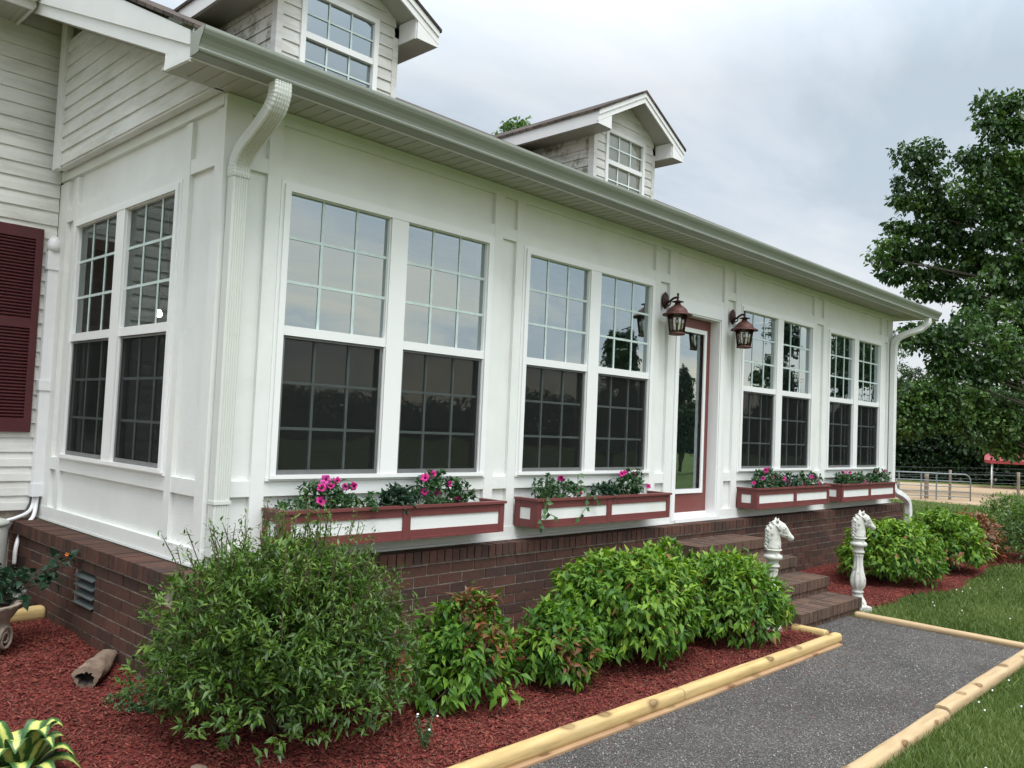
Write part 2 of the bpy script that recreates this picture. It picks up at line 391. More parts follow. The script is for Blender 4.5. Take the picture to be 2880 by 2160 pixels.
# sandy arena beyond the gate
n = 60; th = np.linspace(0, 2*np.pi, n, endpoint=False)
def blob(name, cx, cy, rx, ry, z, mat, seed):
    r = np.random.default_rng(seed); k = 1 + .1*np.sin(3*th + r.uniform(0, 6)) + .06*np.sin(7*th + r.uniform(0, 6))
    V = np.stack([cx + rx*k*np.cos(th), cy + ry*k*np.sin(th), np.full(n, z)], -1)
    mb = MB(); mb.add(V.tolist(), [tuple(range(n))]); o = mb.build(name, mat); tag(o, kind='structure'); return o
blob('sand_arena', 41, 7.6, 9.5, 7.5, -1.872, 'sand', 3)

# mulch beds: bumpy sheets
def bedmask(x, y):
    m = np.zeros_like(x)
    left = (x < .1) & (y < 2.9) & (x > -4)
    a = (y > -1.89) & (y < -.1) & (x > -4) & (x < 4.47)
    b = (y > -1.62 - .10*np.sin(x*1.7) - .05*np.sin(x*4.1)) & (y < 0) & (x > 5.8) & (x < 13)
    return (left & (y > -1.89)) | a | b
def bed_h(x, y):
    base = -1.205 + .022*np.clip(y + 1.2, -1, 3)*(x < .2)
    return base + .012*np.sin(x*5.3+y*2)*np.sin(y*6.1) + .008*np.sin(x*13.7)*np.cos(y*11.3)
def bed(name, x0, x1, y0, y1, step):
    xs = np.arange(x0, x1, step); ys = np.arange(y0, y1, step); X, Y = np.meshgrid(xs, ys)
    mk = bedmask(X, Y); er = mk.copy()
    er[1:-1,1:-1] = mk[1:-1,1:-1] & mk[:-2,1:-1] & mk[2:,1:-1] & mk[1:-1,:-2] & mk[1:-1,2:]
    Z = bed_h(X, Y) + RNG.uniform(-.006, .006, X.shape); 
    if x0 > 5: Z = np.where(er, Z - .02, -1.285)
    ii = np.arange(X.size).reshape(X.shape)
    q = np.stack([ii[:-1,:-1], ii[:-1,1:], ii[1:,1:], ii[1:,:-1]], -1).reshape(-1, 4)
    q = q[mk.ravel()[q].all(1)]
    o = np_mesh(name, np.stack([X, Y, Z], -1).reshape(-1, 3), q, 'mulch', smooth=True); tag(o, kind='structure'); return o
bed('mulch_bed', -4, 4.5, -1.9, 2.9, .035)
bed('mulch_bed_far', 5.8, 13, -1.9, 0, .05)

def chips(name, n, x0, x1, y0, y1, dz=0):
    P = np.stack([RNG.uniform(x0, x1, n), RNG.uniform(y0, y1, n)], -1)
    P = P[bedmask(P[:,0], P[:,1])]; n = len(P)
    z = bed_h(P[:,0], P[:,1]) + RNG.uniform(.0, .014, n) + dz
    c = np.concatenate([P, z[:,None]], 1)
    a = RNG.uniform(0, 2*np.pi, n); ti = RNG.normal(0, .28, n)
    D = np.stack([np.cos(a)*np.cos(ti), np.sin(a)*np.cos(ti), np.sin(ti)], -1)
    Sd = np.stack([-np.sin(a), np.cos(a), RNG.normal(0, .3, n)], -1)
    L = (RNG.uniform(.006, .030, n)*.62)[:,None]; W = RNG.uniform(.002, .0052, n)[:,None]; T = np.array([0,0,1.])*RNG.uniform(.002, .005, n)[:,None]
    p = [c-D*L-Sd*W, c+D*L-Sd*W*.6, c+D*L*.9+Sd*W*.7, c-D*L*.9+Sd*W]
    V = np.stack(p + [q + T for q in p], 1).reshape(-1, 3)
    F = (np.arange(n)[:,None,None]*8 + np.array([[4,5,6,7],[0,1,5,4],[1,2,6,5],[2,3,7,6],[3,0,4,7]])[None]).reshape(-1, 4)
    o = np_mesh(name, V, F, 'chip'); tag(o, 'loose red dyed wood mulch chips covering the planting beds', 'mulch', kind='stuff')
chips('mulch', 42000, -2.2, .1, -1.9, 2.8)
bpy.data.objects['mulch']['label'] = 'red dyed mulch chips spread left of the porch corner'
chips('mulch', 36000, .1, 4.47, -1.88, -.15)
bpy.data.objects['mulch.001']['label'] = 'red dyed mulch chips between the brick wall and the yellow timber edging'
chips('mulch', 12000, 5.85, 12, -1.75, -.15, -.02)
bpy.data.objects['mulch.002']['label'] = 'red mulch chips in the bed right of the brick steps'

# loose gravel
n = 9000
P = np.stack([RNG.uniform(.3, 5.5, n), RNG.uniform(-2.95, -1.55, n)], -1)
c = np.concatenate([P, np.full((n,1), GZ+.002)], 1); s = (RNG.uniform(.002, .0065, n))[:,None]
o8 = nrmz(np.array([[1,0,0],[0,1,0],[-1,0,0],[0,-1,0],[0,0,1.]]))
V = (c[:,None,:] + o8[None]*s[:,None,:]*RNG.uniform(.6, 1.2, (n,5,1))).reshape(-1, 3)
F = (np.arange(n)[:,None,None]*5 + np.array([[0,1,4],[1,2,4],[2,3,4],[3,0,4]])[None]).reshape(-1, 3)
M['peb'] = mat_island('pebble', [(.09,.084,.078),(.14,.132,.125),(.19,.18,.17),(.28,.27,.26)], .85, .2, 30, .2, .2, .001)
o = np_mesh('gravel', V, F, 'peb'); tag(o, 'loose grey crushed stone scattered over the path', 'gravel', kind='stuff')

# ============ THE HOUSE
house = empty('house', 'white sunroom house with gutter, two dormers and a low brick base', 'house', (0, 0, GZ))
HB = (0, 0, GZ)
def hp(mb, name, mats, parent=None, **k):
    o = mb.build(name, mats, parent or house, **k)
    if parent is None: off(o, HB)
    return o
XR = 10.77; YB = 2.82; SOF = 2.27
ZT, ZM, ZL = 1.775, .932, .868     # glass top, upper glass bottom, lower opening top
WIN = [.452, 2.671, 6.231, 8.521]; GW = .8; GG = .147; TW = GW*2 + GG
WL = .587                          # left wall window start (y)
# --- board walls: backing sheets with openings, then raised boards
def wallbox(mb, side, u0, u1, n0, n1, z0, z1, mi=0):
    if side == 'F': mb.box((u0, -n0, z0), (u1, -n1, z1), mi)
    elif side == 'L': mb.box((-n0, u0, z0), (-n1, u1, z1), mi)
    elif side == 'D': mb.box((u0, 2.2 - n0, z0), (u1, 2.2 - n1, z1), mi)
wall = MB()
RB = -.030   # recessed panel plane (n)
def backing(side, spans, z0=-.52, z1=SOF):
    for u0, u1, holes in spans:
        if holes is None: wallbox(wall, side, u0, u1, -.12, RB, z0, z1)
        else:
            ha, hb = holes
            wallbox(wall, side, u0, u1, -.12, RB, z0, ha); wallbox(wall, side, u0, u1, -.12, RB, hb, z1)
sp = []; last = .031
for w in WIN[:2]: sp += [(last, w, None), (w, w+TW, (0, ZT))]; last = w+TW
sp += [(last, 4.93, None), (4.93, 5.74, (-.52, 1.60))]; last = 5.74
for w in WIN[2:]: sp += [(last, w, None), (w, w+TW, (0, ZT))]; last = w+TW
sp += [(last, XR, None)]
backing('F', sp)
backing('L', [(.12, WL, None), (WL, WL+TW, (0, ZT)), (WL+TW, YB, None)])
# boards
def B(side, u0, u1, z0, z1, n=0.0, nb=RB): wallbox(wall, side, u0, u1, nb, n, z0, z1)
def stile(side, u0, u1, z0=-.43, z1=2.185, n=.0): B(side, u0, u1, z0, z1, n)
def cell(side, u0, u1, rails=True, top=(1.85, 1.94), low=(-.13, -.035)):
    if top: B(side, u0, u1, top[0], top[1], -.003)
    if low: B(side, u0, u1, low[0], low[1], -.003)
F_ST = [(.0, .167), (.295, .389), (2.264, 2.361), (2.52, 2.608), (4.483, 4.582), (4.737, 4.868), (5.802, 5.885), (6.05, 6.168), (8.041, 8.15), (8.335, 8.458), (10.33, 10.457), (10.607, XR)]
for a, b in F_ST: stile('F', a, b)
for a, b in [(.167, .295), (2.361, 2.52), (4.582, 4.737), (5.885, 6.05), (8.15, 8.335), (10.457, 10.607)]: cell('F', a, b)
for w in WIN:
    a, b = w-.063, w+TW+.063
    i = [k for k in range(len(F_ST)-1) if F_ST[k][1] <= a+.02 and F_ST[k+1][0] >= b-.05]
    lo = max(x[1] for x in F_ST if x[1] <= a+.02); hi = min(x[0] for x in F_ST if x[0] >= b-.05)
    B('F', lo, hi, 1.838, 1.94, -.003); B('F', lo, hi, -.13, -.037, -.003)
B('F', 4.868, 5.802, 1.74, 1.80, -.003)
B('F', .0, 4.868, -.518, -.43, .004); B('F', 5.802, XR, -.518, -.43, .004)
B('F', .0, XR, 2.185, SOF-.004, .003)
L_ST = [(RB*-1, .110), (.437, .524), (2.4, 2.47), (2.62, YB)]
for a, b in L_ST: stile('L', a, b)
cell('L', .110, .437); cell('L', 2.47, 2.62)
B('L', .524, 2.4, 1.838, 1.94, -.003); B('L', .524, 2.4, -.13, -.037, -.003)
B('L', .030, YB, -.518, -.43, .004); B('L', .030, YB, 2.205, 2.29, .003)
# closed right and back faces of the porch box
wall.box((XR-.1, .13, -.52), (XR, YB+2, 2.27))
hp(wall, 'wall', 'white')
# --- thin flashing strip at the wall foot
mb = MB(); mb.box((-.012, -.012, -.535), (XR+.01, .02, -.52)); mb.box((-.012, .0201, -.535), (.02, YB, -.52)); hp(mb, 'flashing', 'trim')

# --- windows
def window(side, u, zt=ZT, flip=False, name='window', zb=0, zm=ZM, zl=ZL, twin=True, gw=GW, gg=GG, cas=.063, nv=2, nh=2, parent=None):
    fr = MB(); tw = gw*2+gg if twin else gw
    def b(u0, u1, z0, z1, n0, n1): wallbox(fr, side, u0, u1, n0, n1, z0, z1)
    # casing (two steps)
    for (d, n1) in ((cas, .006), (cas-.022, .02)):
        t = .022 if d == cas else cas-.022
        b(u-d, u+tw+d, zt+d-t, zt+d, RB, n1); b(u-d, u+tw+d, zb-d*.6, zb-d*.6+min(t, d*.6), RB, n1+.004)
        b(u-d, u-d+t, zb-d*.6+min(t, d*.6), zt+d-t, RB, n1); b(u+tw+d-t, u+tw+d, zb-d*.6+min(t, d*.6), zt+d-t, RB, n1)
    cells = [(u, u+gw)] + ([(u+gw+gg, u+tw)] if twin else [])
    if twin: b(u+gw, u+gw+gg, zb, zt, -.06, .016)
    for a, c in cells:
        b(a, c, zl+.004, zm, -.05, .006)          # meeting rail
        b(a, a+.006, zb, zt, -.07, -.0005); b(c-.006, c, zb, zt, -.07, -.0005)
        b(a+.006, c-.006, zt-.006, zt, -.07, -.0005)
    f = fr.build('window', 'trim', parent or house)
    if parent is None: off(f, HB)
    gl = MB(); mu = MB(); sf = MB()
    for a, c in cells:
        def gpane(n, z0, z1, mat):
            q = [(a+.006, z0), (c-.006, z0), (c-.006, z1), (a+.006, z1)]
            p = MB(); p.add([(u_, -n, z_) if side == 'F' else (-n, u_, z_) for u_, z_ in q], [(0,1,2,3)] if side == 'F' else [(3,2,1,0)]); p.build('pane', mat, f, recalc=False)
        gpane(-.026, zm, zt-.006, 'glass' if side == 'F' else 'glass_side'); gpane(-.046, zb, zl, 'glassl' if side == 'F' else 'glass_side')
        w = c-a; m = MB()
        for k in range(1, nv+1):
            x = a + w*k/(nv+1); wallbox(m, side, x-.0095, x+.0095, -.025, -.020, zm, zt-.006)
        for k in range(1, nh+1):
            z = zm + (zt-zm)*k/(nh+1); wallbox(m, side, a+.006, c-.006, -.0255, -.0195, z-.0095, z+.0095)
        m.build('muntin', 'muntin', f)
        m = MB()
        for k in range(1, nv+1):
            x = a + w*k/(nv+1); wallbox(m, side, x-.009, x+.009, -.036, -.0415, zb, zl)
        for k in range(1, nh+1):
            z = zb + (zl-zb)*k/(nh+1); wallbox(m, side, a+.006, c-.006, -.0355, -.042, z-.009, z+.009)
        m.build('muntin', 'muntin', f)
        s = MB(); wallbox(s, side, a+.03, c-.03, -.0175, -.0185, zb+.03, zl-.012); s.build('screen', 'screen', f)
        s = MB()
        wallbox(s, side, a+.006, c-.006, -.012, -.022, zb+.001, zb+.03); wallbox(s, side, a+.006, c-.006, -.012, -.022, zl-.012, zl)
        wallbox(s, side, a+.006, a+.03, -.012, -.022, zb+.03, zl-.012); wallbox(s, side, c-.03, c-.006, -.012, -.022, zb+.03, zl-.012)
        s.build('screen_frame', 'sframe', f)
    return f
for w in WIN: window('F', w)
window('L', WL)

# --- door
dm = MB()
def b(u0, u1, z0, z1, n0, n1): wallbox(dm, 'F', u0, u1, n0, n1, z0, z1)
b(4.868, 4.93, -.515, 1.60, RB, .012); b(5.74, 5.802, -.515, 1.60, RB, .012); b(4.868, 5.802, 1.60, 1.66, RB, .012); b(4.88, 5.79, 1.66, 1.74, RB, .006)
b(4.93, 4.946, -.5, 1.584, -.20, .0); b(5.724, 5.74, -.5, 1.584, -.20, .0); b(4.93, 5.74, 1.584, 1.60, -.20, .0)
hp(dm, 'door_frame', 'trim')
mb = MB(); mb.box((4.93, -.03, -.53), (5.74, .19, -.495)); hp(mb, 'threshold', 'trim')
dm = MB(); N0, N1 = -.155, -.115
DX0, DX1, DZ0, DZ1 = 4.948, 5.722, -.485, 1.58
gx0, gx1, gz0, gz1 = DX0+.11, DX1-.10, -.245, 1.465
b(DX0, gx0, DZ0, DZ1, N0, N1); b(gx1, DX1, DZ0, DZ1, N0, N1); b(gx0, gx1, DZ0, gz0, N0, N1); b(gx0, gx1, gz1, DZ1, N0, N1)
door = hp(dm, 'door', 'doorred'); tag(door, 'maroon glazed front door')
dm = MB(); q = .035
b(gx0-.01, gx0+q, gz0-.01, gz1+.01, N1, N1+.014); b(gx1-q, gx1+.01, gz0-.01, gz1+.01, N1, N1+.014)
b(gx0+q, gx1-q, gz0-.01, gz0+q, N1, N1+.014); b(gx0+q, gx1-q, gz1-q, gz1+.01, N1, N1+.014)
dm.build('glass_frame', 'trim', door)
dm = MB(); dm.add([(gx0+q, .136, gz0+q), (gx1-q, .136, gz0+q), (gx1-q, .136, gz1-q), (gx0+q, .136, gz1-q)], [(0,1,2,3)]); dm.build('pane', 'glass', door, recalc=False)
dm = MB(); b(DX0, DX1, -.495, -.45, N1, N1+.012); dm.build('sweep', 'trim', door)
dm = MB(); dm.lathe((0,0,0), [(.0, 0), (.026, .0), (.026, .008), (.012, .012), (.012, .035), (.024, .045), (.027, .06), (.018, .072), (0, .075)], 16)
for i, v in enumerate(dm.v): dm.v[i] = (5.0+v[0], -N1*1.0-v[2]+.0, .42+v[1])
dm.build('handle', 'galv', door)

# --- room behind the glass
mb = MB()
mb.box((.12, 2.70, -.45), (XR-.1, 2.76, 2.3)); hp(mb, 'room_wall', 'siding')
mb = MB(); mb.box((.12, .12, -.47), (XR-.1, 2.7, -.45)); hp(mb, 'room_floor', 'floorin')
mb = MB(); mb.box((.12, .12, 2.28), (XR-.1, 2.7, 2.30)); hp(mb, 'room_ceiling', 'wallin')

# --- brick base: real bricks on a mortar core
def bricks(mb, side, u0, u1, z0, z1, n, bl=.228, bh=.075, joint=.011, seed=1, holes=(), proud=.0045):
    r = random.Random(seed); rows = int(round((z1-z0)/bh))
    for k in range(rows):
        za = z1 - (k+1)*bh; u = u0 - (bl/2 if k % 2 else 0)
        while u < u1 - .02:
            a, c = max(u, u0), min(u+bl, u1); u += bl
            if c - a < .03: continue
            for h in holes:
                if h[2] < za+bh/2 < h[3]:
                    if a < h[0] < c: c = h[0]
                    elif a < h[1] < c: a = h[1]
                    elif a >= h[0] and c <= h[1]: a = c
            if c - a < .03: continue
            j = r.uniform(-.002, .002); zj = r.uniform(-.0015, .0015)
            if side == 'F': mb.box((a+joint/2, -n-proud-j, za+joint/2+zj), (c-joint/2, -n+.02, za+bh-joint/2+zj))
            elif side == 'L': mb.box((-n-proud-j, a+joint/2, za+joint/2+zj), (-n+.02, c-joint/2, za+bh-joint/2+zj))
            elif side == 'R': mb.box((n+proud+j, a+joint/2, za+joint/2+zj), (n-.02, c-joint/2, za+bh-joint/2+zj))
def rowlock(mb, u0, u1, zt, h, d0, d1, axis='X', w=.073, joint=.009, seed=2, lip=0.0):
    r = random.Random(seed); n = max(1, int(round((u1-u0)/w))); w = (u1-u0)/n
    for i in range(n):
        a = u0+i*w+joint/2; c = u0+(i+1)*w-joint/2; j = r.uniform(-.003, .003); zj = r.uniform(-.003, .001)
        if axis == 'X': mb.box((a, d0+j, zt-h+zj), (c, d1, zt+zj))
        else: mb.box((d0+j, a, zt-h+zj), (d1, c, zt+zj))
LT = -.535; LH = .095   # ledge top, rowlock height
BF, BL, BR = .135, .205, XR+.2
vy0, vy1, vz0, vz1 = 1.0, 1.34, -.94, -.71
bk = MB(); z0 = -1.40; z1 = LT-LH
bricks(bk, 'F', -BL+.006, BR, z0+.02, z1-.005, BF-.012, seed=3)
bricks(bk, 'L', -BF+.006, YB, z0+.02, z1-.005, BL-.012, seed=4, holes=[(vy0-.005, vy1+.005, vz0, vz1)])
rowlock(bk, -BL, BR, LT, LH-.01, -BF-.012, -.03, 'X', seed=5)
rowlock(bk, -BF+.0, YB, LT, LH-.01, -BL-.012, -.03, 'Y', seed=6)
bricks(bk, 'R', -BF, 4, z0+.02, LT, BR, seed=7)
# mortar core
bk.box((-BL+.008+.0, -BF+.015, -1.45), (BR-.004, -.02, LT-.008), 1)
bk.box((-BL+.015, -.0199, -1.45), (-.02, vy0, LT-.008), 1); bk.box((-BL+.015, vy1, -1.45), (-.02, YB, LT-.008), 1)
bk.box((-BL+.015, vy0, -1.45), (-.02, vy1, vz0), 1); bk.box((-BL+.015, vy0, vz1), (-.02, vy1, LT-.008), 1)
bk.box((BR-.3, -.0199, -1.45), (BR-.004, 4.8, LT-.008), 1)
hp(bk, 'brick_base', ['brick', 'mortar'])
mb = MB(); mb.box((-.10, vy0, vz0), (-.06, vy1, vz1))
for k in range(4):
    z = vz0 + .012 + k*.058
    mb.hexa([(-BL-.004, vy0+.005, z), (-BL-.004, vy1-.005, z), (-.12, vy1-.005, z+.04), (-.12, vy0+.005, z+.04),
             (-BL-.004, vy0+.005, z+.008), (-BL-.004, vy1-.005, z+.008), (-.12, vy1-.005, z+.048), (-.12, vy0+.005, z+.048)])
hp(mb, 'vent', 'vent')
# --- brick steps
st = MB(); SX0, SX1 = 4.56, 5.86; tops = [-.675, -.82, -.965, -1.11]; fr_ = [-.53, -.87, -1.20, -1.52]
for k in range(4):
    y1 = -BF-.014 if k == 0 else fr_[k-1]+.10
    rowlock(st, SX0, SX1, tops[k], .09, fr_[k], fr_[k]+.205 if k else fr_[k]+.2, 'X', .079, .008, 20+k)
    rowlock(st, SX0, SX1, tops[k], .06, fr_[k]+.213, max(y1, fr_[k]+.35), 'X', .079, .008, 30+k)
    bricks_n = 0
    n = 17
    for i in range(n):   # soldier course below the rowlock
        w = (SX1-SX0-.02)/n; a = SX0+.01+i*w
        st.box((a+.004, fr_[k]+.014, tops[k]-.30), (a+w-.004, fr_[k]+.05, tops[k]-.097))
    st.box((SX0+.008, fr_[k]+.02, -1.4), (SX1-.008, y1+.3 if k else -BF+.01, tops[k]-.006), 1)
    # side faces
    for zz in np.arange(tops[k]-.09, -1.3, -.075):
        y = fr_[k]+.02 - (.0 if int(round(-zz/.075)) % 2 else .1)
        while y < (fr_[k-1] if k else -BF):
            ya, yb = max(y, fr_[k]+.02), min(y+.228, (fr_[k-1] if k else -BF)-.0); y += .228
            if yb-ya < .03: continue
            st.box((SX0-.002, ya+.005, zz-.075+.005), (SX0+.03, yb-.005, zz-.005)); st.box((SX1-.03, ya+.005, zz-.075+.005), (SX1+.002, yb-.005, zz-.005))
hp(st, 'steps', ['brickstep', 'mortar'])

# --- siding helper: double lap profile
def lap(mb, side, u0, u1, z0, z1, n, expo=.1155, slope=None, mi=0, clip=None):
    k = 0; z = z0
    while z < z1 - 1e-4:
        zt = min(z+expo, z1); zm_ = min(z+expo*.52, zt)
        pr = [(n+.016, z), (n+.013, zm_), (n+.010, zm_+.001), (n+.002, zt), (n-.01, zt), (n-.01, z)]
        # one long board, optionally clipped by clip(z)->(u0,u1)
        def pt(u, q):
            if side == 'F': return (u, -q[0], q[1])
            if side == 'H': return (u, YB-q[0], q[1])
            if side == 'D': return (u, 2.2-q[0], q[1])
            if side == 'L': return (-q[0], u, q[1])
            if side == 'DL': return (q[0], u, q[1])
        lo = [u0]*6; hi = [u1]*6
        if clip:
            lo = [clip(q[1])[0] for q in pr]; hi = [clip(q[1])[1] for q in pr]
        if min(h-l for l, h in zip(lo, hi)) > .01:
            m = len(pr); vs = [pt(lo[i], q) for i, q in enumerate(pr)] + [pt(hi[i], q) for i, q in enumerate(pr)]
            fs = [(i, (i+1) % m, m+(i+1) % m, m+i) for i in range(m)] + [tuple(range(m))[::-1], tuple(range(m, 2*m))]
            mb.add(vs, fs, mi)
        z += expo
# house wall left of the sunroom
mb = MB(); lap(mb, 'H', -5, -.006, -.47-.115*.0, 3.42, 0); hp(mb, 'siding', 'siding')
mb = MB(); mb.box((-5, YB+.01, -1.4), (-.0, YB+.15, -.47), 1); bricks(mb, 'F', -5, -.24, -1.4, -.52, -YB, seed=9)
mb.box((-5, YB+.011, -.47), (0, YB+.15, 3.6), 2); hp(mb, 'side_wall', ['brick', 'mortar', 'siding'])
# gable siding above the sunroom end: rake rises towards the house
rk = lambda y: 2.36 + .412*(y+.03)
mb = MB()
lap(mb, 'L', .0, 2.62, 2.285, 3.6, .07, clip=lambda z: (max(-.0, (z-2.36)/.412-.0), 2.63))
mb.box((-.075, .0, 2.27), (-.02, 2.68, 2.285))
mb.box((-.068, .01, 2.285), (-.0, 2.68, 2.34)); mb.box((-.06, 2.62, 2.285), (-.0, 2.68, 3.5))
hp(mb, 'gable_siding', 'siding')
mb = MB(); mb.box((-.105, 2.60, 2.265), (-.055, 2.72, 3.5)); hp(mb, 'corner_trim', 'fascia')
# soffit
RX = 11.33; LX = -.385
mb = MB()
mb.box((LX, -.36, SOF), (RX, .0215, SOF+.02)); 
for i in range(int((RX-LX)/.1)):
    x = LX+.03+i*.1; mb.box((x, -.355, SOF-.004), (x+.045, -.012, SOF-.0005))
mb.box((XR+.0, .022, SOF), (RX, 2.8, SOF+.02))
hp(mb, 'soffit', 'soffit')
# fascia along the eave + rakes with boxed returns
mb = MB(); mb.box((LX, -.366, 2.238), (RX, -.345, 2.40))
def rake(x0, x1):
    y0, y1 = -.34, 3.0; lo = lambda y: 2.225+.412*(y+.345); up = lambda y: 2.372+.412*(y+.345)
    mb.hexa([(x0, y0, lo(y0)), (x1, y0, lo(y0)), (x1, y1, lo(y1)), (x0, y1, lo(y1)), (x0, y0, up(y0)-.06), (x1, y0, up(y0)-.06), (x1, y1, up(y1)-.06), (x0, y1, up(y1)-.06)])
    e = .012 if x0 < 0 else -.012
    xa, xb = (x0-e, x1) if x0 < 0 else (x0, x1+.012)
    mb.hexa([(xa, y0, up(y0)-.0595), (xb, y0, up(y0)-.0595), (xb, y1, up(y1)-.0595), (xa, y1, up(y1)-.0595), (xa, y0, up(y0)+.02), (xb, y0, up(y0)+.02), (xb, y1, 4.052), (xa, y1, 4.052)])
rake(LX, LX+.02); rake(RX-.02, RX)
# boxed return at the left end
y0, y1 = -.362, -.012
mb.hexa([(LX-.002, y0, 2.240), (LX+.018, y0, 2.240), (LX+.018, y1, 2.262), (LX-.002, y1, 2.262), (LX-.002, y0, 2.30), (LX+.018, y0, 2.30), (LX+.018, y1, 2.375), (LX+.002, y1, 2.375)])
hp(mb, 'fascia', 'fascia')
# sloping rake soffit
mb = MB()
for x0, x1 in ((LX+.02, -.0), (XR, RX-.02)):
    mb = MB()
    mb.hexa([(x0, -.0, 2.363), (x1, -.0, 2.363), (x1, 3.0, 2.363+.412*3), (x0, 3.0, 2.363+.412*3), (x0, 0, 2.38), (x1, 0, 2.38), (x1, 3.0, 2.38+.412*3), (x0, 3.0, 2.38+.412*3)])
    hp(mb, 'rake_soffit', 'soffit')
# roof slabs
RS = .49; rz = lambda y: 2.360 + RS*(y+.5)
mb = MB(); yr = 7.0
mb.hexa([(LX-.02, -.42, rz(-.42)-.02), (RX+.02, -.42, rz(-.42)-.02), (RX+.02, yr, rz(yr)-.06), (LX-.02, yr, rz(yr)-.06), (LX-.02, -.42, rz(-.42)), (RX+.02, -.42, rz(-.42)), (RX+.02, yr, rz(yr)), (LX-.02, yr, rz(yr))])
mb.hexa([(LX-.02, yr+.001, rz(yr)-.06), (RX+.02, yr+.001, rz(yr)-.06), (RX+.02, 14.5, 2.3), (LX-.02, 14.5, 2.3), (LX-.02, yr+.001, rz(yr)), (RX+.02, yr+.001, rz(yr)), (RX+.02, 14.5, 2.36), (LX-.02, 14.5, 2.36)])
yl = 2.36
mb.hexa([(-6, yl, rz(yl)-.1), (LX-.021, yl, rz(yl)-.1), (LX-.021, yr, rz(yr)-.06), (-6, yr, rz(yr)-.06), (-6, yl, rz(yl)), (LX-.021, yl, rz(yl)), (LX-.021, yr, rz(yr)), (-6, yr, rz(yr))])
hp(mb, 'roof', 'shingle')
mb = MB(); mb.box((-6, yl+.02, 3.40), (-.42, YB, 3.42)); 
for i in range(50): mb.box((-.47-i*.1, yl+.03, 3.396), (-.43-i*.1, YB-.02, 3.3995))
hp(mb, 'upper_soffit', 'soffit')
mb = MB(); mb.box((-6, yl, 3.36), (-.42, yl+.02, rz(yl)-.1)); mb.box((-.42, yl, 3.38), (-.40, YB, 3.68)); hp(mb, 'upper_fascia', 'fascia')
# --- gutters (K profile)
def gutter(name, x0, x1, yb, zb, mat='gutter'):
    pr = [(0,0),(-.088,.0),(-.102,.008),(-.106,.018),(-.099,.030),(-.104,.046),(-.118,.070),(-.136,.092),(-.145,.110),(-.147,.118),(-.147,.132),(-.138,.132),(-.137,.116),(-.128,.094),(-.110,.070),(-.094,.046),(-.088,.030),(-.09,.010),(-.006,.008),(-.006,.122),(0,.122)]
    mb = MB(); n = len(pr)
    vs = [(x0, yb+p[0], zb+p[1]) for p in pr] + [(x1, yb+p[0], zb+p[1]) for p in pr]
    mb.add(vs, [(i, (i+1) % n, n+(i+1) % n, n+i) for i in range(n)])
    for x in (x0, x1):
        e = -.002 if x == x0 else .002
        cap = [(x+e, yb+p[0], zb+p[1]) for p in pr[:11]] + [(x+e, yb, zb+.122)]
        c2 = [(x-e*2, a[1], a[2]) for a in cap]; m = len(cap)
        mb.add(cap+c2, [tuple(range(m)), tuple(range(m, 2*m))[::-1]] + [(i, (i+1) % m, m+(i+1) % m, m+i) for i in range(m)])
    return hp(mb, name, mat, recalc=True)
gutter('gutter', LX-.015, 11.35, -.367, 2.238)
gutter('gutter', -6, -.405, yl-.002, 3.42, 'fascia')
# --- downspouts
def spout(path, w, d, name, mat, fwd=Vector((0, -1, 0)), rib=True):
    mb = MB(); P = [Vector(p) for p in path]
    # cross section local: a across (X), b along normal
    sec = []
    nr = 5
    sec += [(-.5, .5), (-.5, -.42), (-.42, -.5)]
    if rib:
        for i in range(nr):
            u = -.3 + .6*i/(nr-1); sec += [(u-.045, -.5), (u, -.43), (u+.045, -.5)]
    sec += [(.42, -.5), (.5, -.42), (.5, .5)]
    rings = []
    for i, p in enumerate(P):
        t = (P[min(i+1, len(P)-1)] - P[max(i-1, 0)]).normalized()
        a = Vector((1, 0, 0)); a = (a - t*a.dot(t)).normalized(); bb = t.cross(a).normalized()
        if bb.dot(fwd) > 0 or (abs(bb.dot(fwd)) < .05 and bb.z < 0): bb = -bb
        q_ = 1.035 if (len(P) > 12 and i % 2 and (i < len(P)*.32 or i > len(P)*.62)) else 1.0
        rings.append([p + a*(s[0]*w*q_) + bb*(s[1]*d*q_) for s in sec])
    mb.rings(rings, 0, False, True); return hp(mb, name, mat)
def crv(pts, n=6):   # catmull
    out = []; P = [Vector(p) for p in pts]
    for i in range(len(P)-1):
        p0 = P[max(i-1, 0)]; p1 = P[i]; p2 = P[i+1]; p3 = P[min(i+2, len(P)-1)]
        for k in range(n):
            t = k/n; out.append(.5*((2*p1)+(p2-p0)*t+(2*p0-5*p1+4*p2-p3)*t*t+(3*p1-p0-3*p2+p3)*t**3))
    out.append(P[-1]); return out
dx = .075
ds = spout(crv([(dx+.025,-.43,2.245),(dx+.025,-.425,2.17),(dx+.02,-.38,2.09),(dx+.012,-.25,2.00),(dx+.004,-.13,1.925),(dx,-.062,1.84),(dx,-.055,1.76)], 8), .105, .078, 'downspout', 'down')
ds2 = spout([(dx,-.053,1.80),(dx,-.053,.5),(dx,-.053,-.46)], .098, .072, 'downspout', 'down')
for za, zb_ in ((1.775, 1.79), (-.16, -.14)):
    mb = MB(); mb.box((dx-.054,-.094,za),(dx+.054,-.012,zb_)); hp(mb, 'strap', 'down')
spout(crv([(10.98,-.43,2.245),(10.98,-.42,2.16),(10.95,-.34,2.08),(10.80,-.20,2.0),(10.70,-.10,1.92),(10.69,-.06,1.82),(10.69,-.055,1.7)], 8), .10, .075, 'downspout', 'downw')
spout([(10.69,-.053,1.74),(10.69,-.053,.6),(10.69,-.053,-.30)], .10, .072, 'downspout', 'downw')
